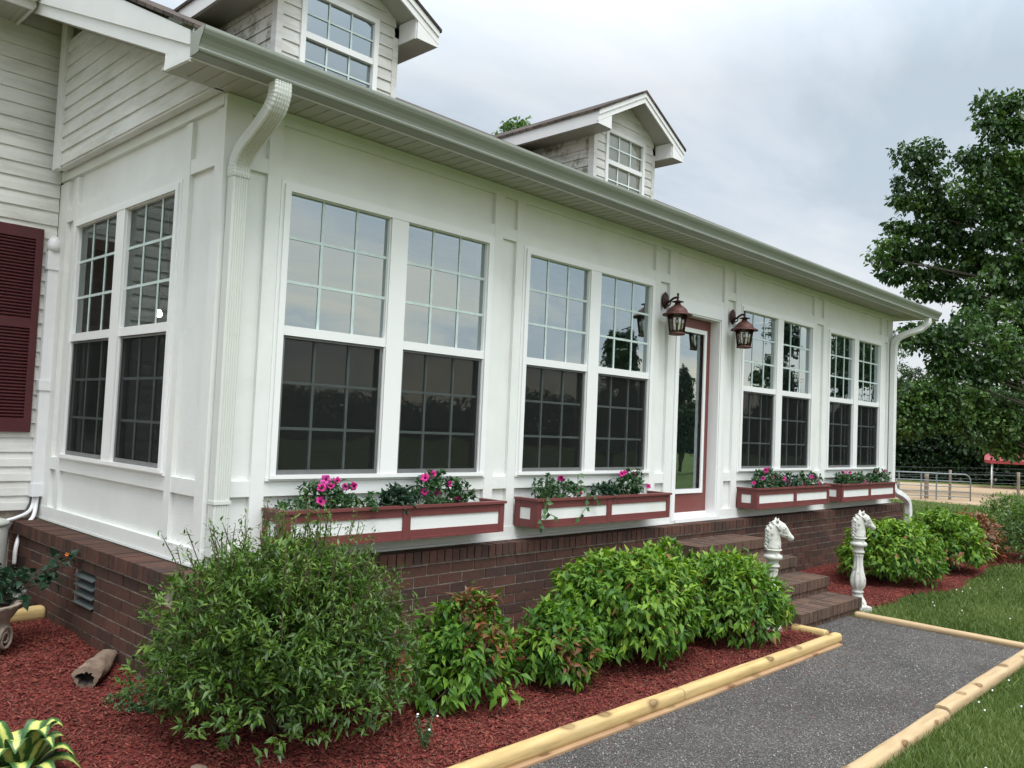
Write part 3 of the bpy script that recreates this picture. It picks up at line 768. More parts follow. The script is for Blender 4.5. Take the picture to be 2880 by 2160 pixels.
spout(crv([(10.69,-.07,-.28),(10.74,-.09,-.36),(10.92,-.12,-.42),(11.07,-.15,-.50),(11.12,-.16,-.62),(11.12,-.16,-.9),(11.12,-.16,-1.22)], 5), .10, .075, 'downspout', 'downw')

# --- dormers
def dormer(cx):
    hw = .688; Y0 = 2.2; e = empty('dormer', None, None); e.parent = house; e.location = (0, 0, -GZ)
    d = MB(); sl = .54; ez = 4.235   # wall top at eaves, box soffit level
    wx0, wx1, wz0, wz1 = cx-.388, cx+.388, 3.45, 4.35
    # front siding left and right of the window and gable above
    for a, c in ((cx-hw+.04, wx0-.05), (wx1+.05, cx+hw-.04)): lap(d, 'D', a, c, 3.25, 4.405, 0, clip=lambda z, a=a, c=c: (max(a, cx-(4.90-z)/.54+.03), min(c, cx+(4.90-z)/.54-.03)))
    gab = lambda z: (cx-(4.90-z)/sl+.03, cx+(4.90-z)/sl-.03)
    lap(d, 'D', 0, 0, 4.405, 4.90, 0, clip=lambda z: (max(gab(z)[0], cx-hw+.03), min(gab(z)[1], cx+hw-.03)))
    d.box((cx-hw+.03, Y0+.01, 3.1), (wx0-.04, Y0+.1, 4.3)); d.box((wx1+.04, Y0+.01, 3.1), (cx+hw-.03, Y0+.1, 4.3)); d.box((wx0-.04, Y0+.011, 4.39), (wx1+.04, Y0+.1, 4.5)); d.box((wx0-.04, Y0+.011, 3.0), (wx1+.04, Y0+.1, 3.41))
    for a, c in ((cx-hw-.006, cx-hw+.06), (cx+hw-.06, cx+hw+.006)): d.box((a, Y0-.02, 3.2), (c, Y0+.07, 4.30))
    o = d.build('wall', 'siding', e)
    cheek = {-1: MB(), 1: MB()}
    lapz = 3.25
    for k in range(10):
        z = lapz + k*.1155
        for s in (-1, 1):
            x = cx+s*hw; d = cheek[s]
            d.hexa([(x-s*.03, Y0+.071, z), (x+s*.012, Y0+.071, z), (x+s*.012, 4.6, z), (x-s*.03, 4.6, z), (x-s*.03, Y0+.071, z+.115), (x+s*.001, Y0+.071, z+.115), (x+s*.001, 4.6, z+.115), (x-s*.03, 4.6, z+.115)])
    for s in (-1, 1): tag(cheek[s].build('side_wall', 'mould', e), 'dormer cheek with mouldy siding')
    # roof planes
    hwR = .985; zr = 4.945; zlo = zr-sl*hwR; yf = 1.89; yb = 5.2
    d = MB()
    for s in (-1, 1):
        xo = cx+s*(hwR+.02); zo = zr-sl*(hwR+.02)
        d.hexa([(cx, yf-.025, zr-.012), (xo, yf-.025, zo-.012), (xo, yb, zo-.012), (cx, yb, zr-.012), (cx, yf-.025, zr+.02), (xo, yf-.025, zo+.02), (xo, yb, zo+.02), (cx, yb, zr+.02)])
    d.build('roof', 'shingle', e)
    d = MB()
    for s in (-1, 1):
        xo = cx+s*hwR
        for (t0, t1, yy) in ((.012, .075, yf-.012), (.076, .150, yf)):
            d.hexa([(cx, yy, zr-t1), (xo, yy, zlo-t1), (xo, yf+.02, zlo-t1), (cx, yf+.02, zr-t1), (cx, yy, zr-t0), (xo, yy, zlo-t0), (xo, yf+.02, zlo-t0), (cx, yf+.02, zr-t0)])
        # eave fascia and box return
        d.box((xo-s*.02, yf+.0205, 4.235), (xo, yb-.6, zlo-.012))
        xi = cx+s*(hw+.02)
        d.hexa([(xo-s*.003, yf+.003, 4.232), (xi, yf+.003, 4.232), (xi, yf+.016, 4.232), (xo-s*.003, yf+.016, 4.232), (xo-s*.003, yf+.003, zlo-.08), (xi, yf+.003, zlo+.04), (xi, yf+.016, zlo+.04), (xo-s*.003, yf+.016, zlo-.08)])
        d.box((xi-s*.012, yf+.019, 4.235), (xi, Y0-.02, zlo+.03))
    d.build('fascia', 'fascia', e)
    d = MB()
    for s in (-1, 1):
        xo = cx+s*hwR; xi = cx+s*hw
        d.box((xi, yf+.02, 4.226), (xo-s*.021, yb-.6, 4.2345))
        d.hexa([(cx, yf+.02, zr-.085), (xo-s*.05, yf+.02, zlo-.085), (xo-s*.05, Y0+.06, zlo-.085), (cx, Y0+.06, zr-.085), (cx, yf+.02, zr-.06), (xo-s*.05, yf+.02, zlo-.06), (xo-s*.05, Y0+.06, zlo-.06), (cx, Y0+.06, zr-.06)])
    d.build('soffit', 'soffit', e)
    # window
    fr = MB()
    def b(u0, u1, z0, z1, n0, n1, q=None): (q or fr).box((u0, Y0-n0, z0), (u1, Y0-n1, z1))
    b(wx0-.055, wx1+.055, wz1, wz1+.05, -.02, .03); b(wx0-.055, wx0, wz0-.03, wz1, -.02, .03); b(wx1, wx1+.055, wz0-.03, wz1, -.02, .03)
    b(wx0, wx1, 3.925, 3.985, -.03, .02); b(wx0, wx1, wz0-.03, wz0, -.02, .03)
    w = fr.build('window', 'trim', e)
    return e, (wx0, wx1, wz0, wz1, Y0)
def dormer_glass(e, wx, mats):
    wx0, wx1, wz0, wz1, Y0 = wx
    w = [c for c in e.children if c.name.startswith('window')][0]
    m = MB(); m.add([(wx0, Y0+.006, 3.985), (wx1, Y0+.006, 3.985), (wx1, Y0+.006, wz1), (wx0, Y0+.006, wz1)], [(0,1,2,3)], 0); m.add([(wx0, Y0+.022, wz0), (wx1, Y0+.022, wz0), (wx1, Y0+.022, 3.925), (wx0, Y0+.022, 3.925)], [(0,1,2,3)], 0)
    for k in (1, 2):
        x = wx0+(wx1-wx0)*k/3; m.box((x-.009, Y0-.004, 3.985), (x+.009, Y0+.003, wz1), 1); m.box((x-.009, Y0+.011, wz0), (x+.009, Y0+.018, 3.925), 1)
    z = (3.985+wz1)/2; m.box((wx0, Y0-.0045, z-.009), (wx1, Y0+.0035, z+.009), 1); m.box((wx0, Y0+.0105, 3.72), (wx1, Y0+.0185, 3.738), 1)
    m.box((wx0, Y0+.030, wz0), (wx1, Y0+.05, wz1), 2)
    m.build('window_glass', mats, e, recalc=False)
e1, w1 = dormer(2.195); dormer_glass(e1, w1, ['glass', 'muntin', 'cable'])
e2, w2 = dormer(6.84); dormer_glass(e2, w2, ['glassd', 'muntin2', 'white'])
tag(e1, 'dormer with dark glass, nearer the camera'); tag(e2, 'dormer with white shaded glass, farther along')

# --- shutter on the house wall
sh = MB(); x0, x1, z0, z1 = -.52, -.112, .15, 1.79; yy = YB-.016
sh.box((x0, yy-.03, z0), (x0+.05, yy, z1)); sh.box((x1-.055, yy-.03, z0), (x1, yy, z1))
sh.box((x0+.05, yy-.03, z0), (x1-.055, yy, z0+.10)); sh.box((x0+.05, yy-.03, z1-.09), (x1-.055, yy, z1)); sh.box((x0+.05, yy-.03, .98), (x1-.055, yy, 1.05))
for (a, c) in ((z0+.10, .98), (1.05, z1-.09)):
    z = a
    while z < c-.01:
        sh.hexa([(x0+.05, yy-.026, z), (x1-.055, yy-.026, z), (x1-.055, yy-.004, z+.016), (x0+.05, yy-.004, z+.016), (x0+.05, yy-.026, z+.006), (x1-.055, yy-.026, z+.006), (x1-.055, yy-.004, z+.022), (x0+.05, yy-.004, z+.022)]); z += .0262
sh.box((x0+.05, yy-.004, z0+.1), (x1-.055, yy-.001, z1-.09))
hp(sh, 'shutter', 'shutter')
# --- line cover and pipes down the corner
mb = MB(); cy = YB-.016
mb.box((-.075, cy-.06, -.36), (.0, cy, 1.47)); 
for a, c in ((-.36, -.26), (.49, .57), (1.47, 1.62)): mb.box((-.085, cy-.07, a), (.004, cy-.0005, c))
mb.lathe((-.035, cy-.035, 1.62), [(.052, 0), (.052, .05), (.045, .09), (.025, .12), (0, .13)], 18)
hp(mb, 'pipe_cover', 'pvc')
mb = MB()
mb.tube(crv([(-.03, cy-.03, -.3), (-.035, cy-.04, -.42), (-.07, cy-.10, -.52), (-.16, cy-.18, -.60), (-.22, cy-.26, -.72), (-.235, cy-.29, -.85)], 5), .016, 10)
mb.tube(crv([(-.045, cy-.02, -.3), (-.055, cy-.03, -.42), (-.10, cy-.08, -.48), (-.20, cy-.16, -.51), (-.30, cy-.2, -.53)], 5), .014, 10)
hp(mb, 'pipe', 'pvc')
mb = MB(); mb.tube(crv([(-.055, cy-.01, -.3), (-.07, cy-.01, -.42), (-.14, cy-.05, -.52), (-.24, cy-.12, -.60), (-.27, cy-.16, -.95)], 5), .011, 8)
hp(mb, 'cable', 'cable')
def strays(name, n, x0, x1, y0, y1, mat, L0, L1, label):
    c = np.stack([RNG.uniform(x0, x1, n), y0+(y1-y0)*RNG.uniform(0, 1, n)**1.8, np.full(n, GZ+.004)], -1)
    a = RNG.uniform(0, 2*np.pi, n); D = np.stack([np.cos(a), np.sin(a), RNG.normal(0, .15, n)], -1)
    L = RNG.uniform(L0, L1, n); V, F, T = leaves(c, D, np.tile([[0,0,1.]], (n,1)), L, L*.35, RNG.uniform(0,1,n), fold=.15, droop=.0)
    o = np_mesh(name, V, F, mat, None, T); tag(o, label, 'litter', kind='stuff')
strays('litter', 260, .4, 4.6, -1.95, -2.6, 'chip', .008, .022, 'stray red mulch bits fallen onto the gravel path')
strays('litter', 120, 1.0, 5.5, -2.95, -2.1, 'leafNr', .010, .028, 'small dead leaves lying on the gravel path')
# ============ FLOWER BOXES
def window_box(x0, x1, label):
    y0, y1, zt, zb = -.25, -.004, -.197, -.425
    e = empty('window_box', label, 'flower box', ((x0+x1)/2, y1, zb), group='maroon and white flower boxes under the windows')
    ba = ((x0+x1)/2, y1, zb)
    f = MB(); t = .02; xm = (x0+x1)/2
    # corner and centre uprights, rails
    def bx(a0, a1, b0, b1, c0, c1): f.box((a0, b0, c0), (a1, b1, c1))
    for a in (x0, x1-.05): bx(a, a+.05, y0, y0+.022, zb, zt-.018)
    bx(xm-.032, xm+.032, y0, y0+.022, zb, zt-.018)
    for a, c in ((x0+.05, xm-.032), (xm+.032, x1-.05)):
        bx(a, c, y0+.003, y0+.022, zt-.075, zt-.018); bx(a, c, y0+.003, y0+.022, zb+.0, zb+.062)
        bx(a, c, y0-.006, y0+.0029, zb, zb+.014)
    # top rim
    bx(x0-.012, x1+.012, y0-.014, y0+.03, zt-.018, zt); bx(x0-.012, x0+.03, y0+.03, y1, zt-.018, zt); bx(x1-.03, x1+.012, y0+.03, y1, zt-.018, zt)
    for a, s in ((x0, 0), (x1-.022, 1)):
        xo = (a, a+.022)
        bx(xo[0], xo[1], y0+.022, y0+.075, zb, zt-.018); bx(xo[0], xo[1], y1-.055, y1, zb, zt-.018)
        bx(xo[0]+.003, xo[1]-.003, y0+.075, y1-.055, zt-.075, zt-.018); bx(xo[0]+.003, xo[1]-.003, y0+.075, y1-.055, zb, zb+.062)
    bx(x0+.022, x1-.022, y0+.022, y1, zb+.004, zb+.02)
    off(f.build('frame', 'maroon', e), ba)
    for a, c in ((x0+.05, xm-.032), (xm+.032, x1-.05)):
        p = MB(); p.box((a+.0, y0+.012, zb+.062), (c, y0+.0219, zt-.075)); off(p.build('panel', 'white', e), ba)
    for a in (x0+.008, x1-.016):
        p = MB(); p.box((a, y0+.075, zb+.062), (a+.008, y1-.055, zt-.075)); off(p.build('panel', 'white', e), ba)
    s = MB(); nx = 40
    for i in range(nx):
        a = x0+.022+(x1-x0-.044)*i/nx; s.box((a, y0+.022, zt-.09), (a+(x1-x0-.044)/nx, y1, zt-.045+random.uniform(0, .018)))
    off(s.build('soil', 'soil', e), ba)
    return e
window_box(.39, 2.25, 'long maroon and white flower box under the window nearest the left corner')
window_box(2.62, 4.48, 'maroon and white flower box between the corner box and the front door')
window_box(6.18, 8.04, 'maroon and white flower box just right of the brick steps')
window_box(8.43, 10.29, 'maroon and white flower box at the far right end of the sunroom')

def petunia_flower(c, facing, r=.034, parent=None, base=(0,0,0), mat='petal', lobes=5):
    mb = MB(); fz = Vector(facing).normalized(); u = fz.cross(Vector((0, .2, 1))).normalized(); w = fz.cross(u)
    c = Vector(c) - Vector(base); n = 20
    ph = random.uniform(0, 6)
    r1 = [c - fz*.03 + (u*math.cos(t)+w*math.sin(t))*.004 for t in [2*math.pi*k/n for k in range(n)]]
    r2 = [c + (u*math.cos(t)+w*math.sin(t))*r*.30 for t in [2*math.pi*k/n for k in range(n)]]
    r3 = [c + fz*(.010+.004*math.sin(lobes*t+ph)) + (u*math.cos(t)+w*math.sin(t))*r*(.78+.05*math.cos(lobes*t+ph)) for t in [2*math.pi*k/n for k in range(n)]]
    r4 = [c + fz*(.006+.007*math.sin(lobes*t+ph+1)) + (u*math.cos(t)+w*math.sin(t))*r*(1.0+.12*math.cos(lobes*t+ph)) for t in [2*math.pi*k/n for k in range(n)]]
    mb.rings([r1, r2], 1, True, False); mb.rings([r2, r3, r4], 0, True, False)
    return mb.build('flower', [mat, 'throat' if mat == 'petal' else mat], parent, recalc=False)
def leaf_cloud(name, mat, blobs, L, W, parent=None, base=(0,0,0), droop=.25, up=.5, stems=True, tone_mu=.45, simple=False, k=7, upright=0, floor=None, outward=.6, stem_mat='gstem', seed=0, stem_r=.0022, root=None):
    """blobs: list of (cx,cy,cz, rx,ry,rz, n_clusters)"""
    VV, FF, TT = [], [], []; o = 0; st = MB()
    for bi, (cx, cy, cz, rx, ry, rz, n) in enumerate(blobs):
        d = rand_unit(n); q = RNG.uniform(.25, 1, n)**.5 * lump(d, seed*31+bi+5, .2)
        P = np.array([cx, cy, cz]) + d*np.array([rx, ry, rz])*q[:, None]
        if floor is not None: P[:, 2] = np.maximum(P[:, 2], floor + RNG.uniform(.0, .05, n))
        tone = np.clip(RNG.normal(tone_mu, .22, n), 0, 1)
        if stems:
            rt = root or (cx, cy, cz-rz)
            for i in range(0, n, max(1, n//26)):
                a = Vector(rt) + Vector(RNG.normal(0, .03, 3)*np.array([1, 1, 0])); bb = Vector(P[i]); m = (a+bb)/2 + Vector((0, 0, .25*(bb-a).length*.3))
                st.tube([a-Vector(base), m-Vector(base), bb-Vector(base)], [stem_r*1.6, stem_r*1.2, stem_r], 5, 0, False)
        out = nrmz(d*np.array([1/rx, 1/ry, 1/rz]))
        Pk = np.repeat(P, k, 0) + RNG.normal(0, L*.22, (n*k, 3)); ax = np.repeat(nrmz(out*outward+np.array([0, 0, up])), k, 0)
        D = nrmz(rand_unit(n*k) + ax*.9 + np.array([0, 0, -droop])); Nn = nrmz(ax + np.array([0, 0, .8]) + RNG.normal(0, .35, (n*k, 3)))
        Ls = L*RNG.uniform(.65, 1.2, n*k); tn = np.clip(np.repeat(tone, k)+RNG.normal(0, .1, n*k), 0, 1)
        V, F, T = leaves(Pk-np.array(base), D, Nn, Ls, Ls*W/L, tn, simple=simple)
        VV.append(V); FF.append(F+o); TT.append(T); o += len(V)
    ob = np_mesh(name, np.concatenate(VV), np.concatenate(FF), mat, parent, np.concatenate(TT))
    if stems and st.v: st.build('stem', stem_mat, parent, recalc=False)
    return ob
def bedding(name, label, cat, cx, hs, flowers, mat='leafP', wx=.17, group=None, L=.040, W=.025, n=60, extra=(), base_y=-.14, up=.6):
    base = (cx, base_y, -.26); e = empty(name, label, cat, base, group=group)
    bl = [(cx, base_y, -.25+hs*.5, wx*1.12, .10, hs*.62, int(n*1.5))] + list(extra)
    leaf_cloud('foliage', mat, bl, L, W, e, base, seed=int(cx*100), up=up)
    for (x, z) in flowers:
        yy = base_y - RNG.uniform(-.02, .07)
        petunia_flower((x, yy, z), (RNG.uniform(-1.2, .3), RNG.uniform(-1, -.3), RNG.uniform(-.3, .8)), RNG.uniform(.021, .034), e, base, 'petal' if RNG.uniform() < .8 else 'petal2')
    return e
G1 = 'pink flowering bedding plants in the boxes'
bedding('petunia', 'bushy petunia with large pink blooms in the left half of the box nearest the corner', 'flower', .76, .20,
        [(.718,-.02),(.677,-.069),(.744,-.063),(.845,-.065),(.934,-.067),(.673,-.153),(.805,-.029)], wx=.16, group=G1, n=75)
bedding('nasturtium', 'round leaved trailing plant beside the middle of the corner box', 'plant', 1.04, .12, [], wx=.09, group=None, L=.045, W=.045, n=14)
bedding('seedling', 'small thin seedlings at the left end of the corner box', 'plant', .50, .10, [], wx=.10, L=.03, W=.02, n=22)
bedding('dark_leaf_plant', 'dark green flowerless plant in the middle of the corner box', 'plant', 1.34, .15, [], 'leafD', wx=.12, L=.05, W=.028, n=45)
bedding('petunia', 'tall spreading petunia with pink blooms in the right half of the corner box', 'flower', 1.68, .24,
        [(1.522,-.02),(1.633,.0),(1.729,-.062),(1.54,-.118),(1.664,-.121),(1.713,-.175),(1.847,-.157)], wx=.21, group=G1, n=85, extra=[(1.92, -.14, -.15, .10, .07, .07, 22)])
bedding('petunia', 'sparse petunia with one upright pink bloom, left in the second box', 'flower', 3.02, .17, [(2.979,-.044),(3.218,-.169)], wx=.17, group=G1, n=55)
bedding('seedling', 'wispy upright seedling at the left end of the second box', 'plant', 2.80, .23, [], wx=.11, L=.03, W=.017, n=32)
bedding('dark_leaf_plant', 'dark rounded flowerless plant in the middle of the second box', 'plant', 3.62, .15, [], 'leafD', wx=.12, L=.05, W=.028, n=45)
bedding('petunia', 'tall cone shaped petunia near the right end of the second box', 'flower', 3.98, .25, [(3.784,-.017),(3.829,-.008),(4.057,-.035),(4.229,-.137)], wx=.14, group=G1, n=80)
bedding('petunia', 'large petunia covered in pink blooms, left in the third box', 'flower', 6.62, .24,
        [(6.409,-.093),(6.517,-.009),(6.65,.003),(6.636,-.088),(6.601,-.146),(6.283,-.147),(6.912,-.105),(7.078,-.164),(7.025,-.121)], wx=.28, group=G1, n=110)
bedding('dark_leaf_plant', 'dark arching flowerless plant in the middle of the third box', 'plant', 7.17, .16, [], 'leafD', wx=.14, L=.055, W=.03, n=40)
bedding('petunia', 'smaller petunia with four pink blooms at the right of the third box', 'flower', 7.72, .17, [(7.559,-.193),(7.63,-.087),(7.828,-.109),(7.85,-.174)], wx=.20, group=G1, n=65, extra=[(7.39, -.14, -.10, .05, .05, .13, 10)])
bedding('petunia', 'leafy petunia filling the left half of the last box', 'flower', 8.95, .18, [(8.72,-.058),(8.863,-.054),(9.177,-.157),(9.406,-.18)], wx=.42, group=G1, n=120)
bedding('petunia', 'petunia with raised blooms at the right end of the last box', 'flower', 9.95, .20, [(9.84,-.047),(10.02,-.043),(10.22,-.12)], wx=.30, group=G1, n=95)
# trailing vines over the second box
e = empty('vine', 'light green vine trailing down the front of the second box', 'plant', (3.2, -.2, -.2)); base = (3.2, -.2, -.2)
mb = MB(); LP = []
for pts in ([(3.12,-.2,-.2),(3.16,-.24,-.10),(3.2,-.27,-.16),(3.17,-.29,-.28),(3.08,-.29,-.36)], [(3.25,-.2,-.2),(3.30,-.27,-.19),(3.33,-.29,-.25)], [(2.78,-.2,-.2),(2.72,-.27,-.19),(2.66,-.29,-.27),(2.62,-.29,-.36),(2.60,-.29,-.43)], [(2.66,-.27,-.2),(2.70,-.29,-.30),(2.78,-.29,-.33)], [(3.2,-.2,-.2),(3.19,-.18,-.08),(3.21,-.17,-.01)]):
    q = crv([Vector(p)-Vector(base) for p in pts], 4); mb.tube(q, .0025, 5, 0, False); LP += [q[i] for i in range(2, len(q), 2)]
mb.build('stem', 'gstem', e, recalc=False)
LP = np.array([list(p) for p in LP]); n = len(LP)
V, F, T = leaves(LP, rand_unit(n)*.6+np.array([0,-.4,-.5]), np.tile([[-.3,-1,.3]], (n,1)), .055, .042, RNG.uniform(.5, 1, n)); np_mesh('foliage', V, F, 'leafP', e, T)

# ============ LANTERNS
def lantern(x, zo, label):
    base = (x, 0, 1.665+zo)
    e = empty('wall_lantern', label, 'wall lamp', base, group='copper lanterns beside the front door')
    m = MB(); out = []
    for (r, y) in ((.052, .0), (.056, -.008), (.050, -.018), (.030, -.024), (.020, -.036), (.0, -.038)):
        out.append([(r*math.cos(t)*.98, y-.002, r*1.5*math.sin(t)*(1+.06*math.cos(8*t))) for t in [2*math.pi*k/24 for k in range(24)]])
    m.rings(out, 0, True, True); m.build('backplate', 'bronze', e)
    A = -.155
    m = MB(); m.tube(crv([(0,-.03,-.02),(0,-.06,-.015),(0,-.10,.012),(0,-.14,.02),(0,A,.005)], 5), [.012]*21, 8)
    m.tube(crv([(0,-.03,-.04),(0,-.055,-.055),(0,-.075,-.03),(0,-.07,-.005)], 4), .006, 6); m.build('arm', 'bronze', e)
    c = (0, A, 0)
    m = MB(); m.lathe(c, [(.004,.062),(.013,.058),(.010,.038),(.006,.034),(.013,.024),(.013,.016),(.006,.006),(.010,-.004),(.022,-.012),(.056,-.020),(.058,-.026),(.028,-.03),(.026,-.036)], 24); m.build('finial', 'bronze', e)
    m = MB(); m.lathe(c, [(.026,-.034),(.029,-.046),(.038,-.058),(.060,-.072),(.083,-.090),(.098,-.112),(.102,-.128),(.136,-.141),(.148,-.151),(.146,-.158),(.105,-.150),(.09,-.150)], 32); m.build('cap', 'copper', e)
    m = MB(); nb = 6
    m.lathe(c, [(.094,-.152),(.070,-.325)], nb)
    g = m.build('glass', 'glassd', e)
    m = MB()
    for k in range(nb):
        t = 2*math.pi*k/nb
        m.tube([(.094*math.cos(t), A+.094*math.sin(t), -.150), (.070*math.cos(t), A+.070*math.sin(t), -.328)], .0045, 5)
    m.lathe(c, [(.0,-.325),(.070,-.325),(.079,-.331),(.081,-.340),(.074,-.347),(.04,-.352),(0,-.353)], 24)
    m.build('cage', 'copper', e)
    m = MB(); m.lathe(c, [(.011,-.335),(.011,-.25),(.012,-.249),(.020,-.235),(.021,-.21),(.012,-.185),(0,-.175)], 12); m.build('candle_tube', 'copper', e)
    return e
lantern(4.645, 0, 'copper wall lantern left of the front door')
lantern(5.965, .0, 'copper wall lantern right of the front door')

# ============ HORSE HEAD POSTS
def horse_post(x, y, rz, label, sc=1.0):
    e = empty('hitching_post', label, 'statue', (x, y, GZ+.01), rz, group='white horse head posts flanking the steps')
    m = MB()
    z0 = 0
    prof = [(.088,.0),(.088,.035),(.080,.04),(.082,.06),(.070,.085),(.052,.115),(.046,.14),(.046,.150),(.054,.158),(.055,.168),(.044,.176),(.042,.182),
            (.050,.19),(.066,.215),(.074,.25),(.073,.285),(.062,.33),(.050,.38),(.044,.43),(.042,.48),(.046,.505),(.047,.512),
            (.040,.518),(.040,.528),(.055,.536),(.057,.545),(.048,.555),(.043,.575),(.048,.590),(.070,.600),(.076,.610),(.076,.625),(.068,.634),(.056,.640),(.050,.655),(.054,.665),(.068,.672),(.070,.678),(.066,.682)]
    m.lathe((0,0,0), prof, 64, 0, (.188, .506, 8, .14)); 
    m.box((-.095,-.095,-.06),(.095,.095,.034)); m.build('post', 'stone', e)
    # head: rings along neck then muzzle. local forward = +x
    m = MB()
    def ring(c, d, w, h, n=20, pinch=0):
        d = Vector(d).normalized(); s = Vector((0, 1, 0)); u = s.cross(d).normalized(); c = Vector(c)
        r = []
        for k in range(n):
            t = 2*math.pi*k/n; a = math.cos(t); b = math.sin(t)
            ww = w*(1-pinch*max(0, -b))
            r.append(c + s*a*ww + u*b*h)
        return r
    H0 = .682
    spec = [((0,0,0),(0,0,1),.058,.062,0),((.002,0,.02),(.0,0,1),.055,.060,0),((.0,0,.05),(-.15,0,1),.048,.062,.0),((-.008,0,.09),(-.12,0,1),.043,.062,.1),((-.008,0,.125),(.05,0,1),.040,.060,.15),
            ((.0,0,.158),(.35,0,.9),.038,.058,.15),((.015,0,.182),(.8,0,.45),.039,.052,.1),((.035,0,.185),(1,0,-.25),.041,.049,.1),((.060,0,.172),(1,0,-.75),.040,.046,.2),
            ((.085,0,.148),(1,0,-.9),.034,.038,.25),((.107,0,.124),(1,0,-.95),.026,.029,.2),((.124,0,.106),(1,0,-.95),.023,.025,.1),((.138,0,.092),(1,0,-.9),.025,.026,0),((.148,0,.083),(1,0,-.9),.022,.022,0),((.154,0,.078),(1,0,-.9),.010,.010,0)]
    m.rings([ring((c[0],c[1],c[2]+H0), d, w, h, 20, p) for c, d, w, h, p in spec], 0, True, True)
    HS = len(m.v)
    # jaw
    m.rings([ring((x_,0,z_+H0), (1,0,-.8), w, h) for x_, z_, w, h in ((.030,.150,.008,.008),(.038,.140,.030,.026),(.050,.130,.033,.026),(.068,.117,.026,.02),(.090,.103,.016,.012),(.10,.097,.004,.004))], 0, True, True)
    # ears
    for s in (-1, 1):
        b = Vector((.022, s*.024, H0+.222)); m.tube([b, b+Vector((-.002, s*.004, .016)), b+Vector((.004, s*.007, .036))], [.013, .011, .002], 8)
        m.lathe((.068, s*.037, H0+.170), [(0,-.009),(.007,-.006),(.010,0),(.007,.006),(0,.009)], 10)
        m.tube([(.062, s*.034, H0+.182), (.075, s*.036, H0+.184), (.086, s*.033, H0+.172)], .005, 6)
        m.lathe((.143, s*.017, H0+.094), [(0,-.005),(.006,-.002),(.006,.002),(0,.005)], 8)
        # bridle
        m.tube(crv([(.0, s*.041, H0+.205), (.035, s*.047, H0+.165), (.06, s*.040, H0+.128), (.105, s*.030, H0+.116)], 4), .004, 6)
        m.tube(crv([(.125, 0, H0+.132), (.118, s*.024, H0+.118), (.105, s*.024, H0+.100), (.098, 0, H0+.094)], 4), .0035, 6)
    # mane
    for k in range(15):
        t = k/14; z = .015+.20*t; x_ = -.062 + .01*math.sin(t*3) + (.05*max(0, t-.72)/.28); 
        m.tube([(x_+.030, .0, z+H0+.015), (x_-.004, (.012 if k % 2 else -.010), z+H0+.004), (x_+.004, (.030 if k % 2 else -.028), z+H0-.018)], [.013, .014, .006], 7)
    m.tube([(.012,0,.232+H0),(.034,.006,.232+H0),(.055,.0,.212+H0),(.066,.0,.196+H0)], [.010,.013,.011,.004], 7)
    for i_, v_ in enumerate(m.v):
        tt_ = min(1, max(0, (v_[2]-H0-.02)/.10)); m.v[i_] = (v_[0]*(1+.06*tt_), v_[1]*(1+.14*tt_), v_[2])
    m.build('horse_head', 'stone', e)
    return e
horse_post(4.31, -1.38, R(-46), 'white horse head post left of the steps, half hidden by a shrub')
horse_post(5.93, -1.45, R(-38), 'white horse head post right of the steps, fully visible and weathered')

# ============ TIMBERS
def timber(name, x0, x1, y, z, w, h, mat, label, axis='X', rz=0, round_=True, seed=1, group=None):
    L = x1-x0; e = MB(); n = max(2, int(L/.014)); r = random.Random(seed); rings = []
    prof = []
    m = 26
    for k in range(m+1):
        t = math.pi*k/m; c, s = math.cos(t), math.sin(t)
        p = .62 if round_ else .25
        prof.append((math.copysign(abs(c)**p, c)*w/2, abs(s)**p*h*.62+h*.38))
    prof += [(-w/2*.9, 0), (w/2*.9, 0)]
    ph = r.uniform(0, 6)
    for i in range(n+1):
        u = i/n*L; wob = 1+.018*math.sin(u*3.1+ph)+.01*math.sin(u*11+ph); end = 1
        if i == 0 or i == n: end = .93
        rings.append([(u-L/2, a*wob*end, b*wob*end) for a, b in prof])
    knots = []
    u = r.uniform(.1, .4)
    while u < L:
        knots.append((u-L/2, r.uniform(.8, 2.6), r.uniform(.014, .024))); u += r.uniform(.3, .8)
    kv = []
    for ri, ring in enumerate(rings):
        for pi_, p in enumerate(ring):
            v_ = 0; ang = math.pi*min(pi_, m)/m if pi_ <= m else 9
            for ku, ka, kr in knots:
                du = (p[0]-ku)/(kr*1.7); da = (ang-ka)*w*.5/kr
                d2 = du*du+da*da
                if d2 < 9: v_ = max(v_, math.exp(-d2*.7))
            kv.append(v_)
            bl = 1+.035*v_; ring[pi_] = (p[0], p[1]*bl, p[2]*bl)
    e.rings(rings, 0, False, True)
    o = e.build(name, mat); a_ = o.data.attributes.new('knot', 'FLOAT', 'POINT'); a_.data.foreach_set('value', kv)
    for p in o.data.polygons: p.use_smooth = abs(p.normal.x) < .5
    o.location = ((x0+x1)/2, y, z) if axis == 'X' else (y, (x0+x1)/2, z)
    o.rotation_euler[2] = rz + (R(90) if axis == 'Y' else 0)
    tag(o, label, 'timber', group); return o
GT = 'yellow landscape timbers edging the path'
timber('landscape_timber', -1.2, 2.16, -1.872, -1.243, .084, .080, 'timber', 'long yellow timber along the left edge of the path, nearest the camera', group=GT, seed=1)
timber('landscape_timber', 2.166, 4.46, -1.872, -1.243, .082, .077, 'timber', 'yellow timber along the left edge of the path ending near the brick steps', group=GT, seed=2)
timber('landscape_timber', -1.83, -1.545, 4.36, -1.222, .078, .074, 'timber', 'short yellow timber between the path edging and the brick steps', 'Y', group=GT, seed=3)
timber('landscape_timber', -1.2, 4.40, -1.905, -1.275, .075, .042, 'timber3', 'flat buried brown timber under the yellow timber along the path', round_=False, seed=4)
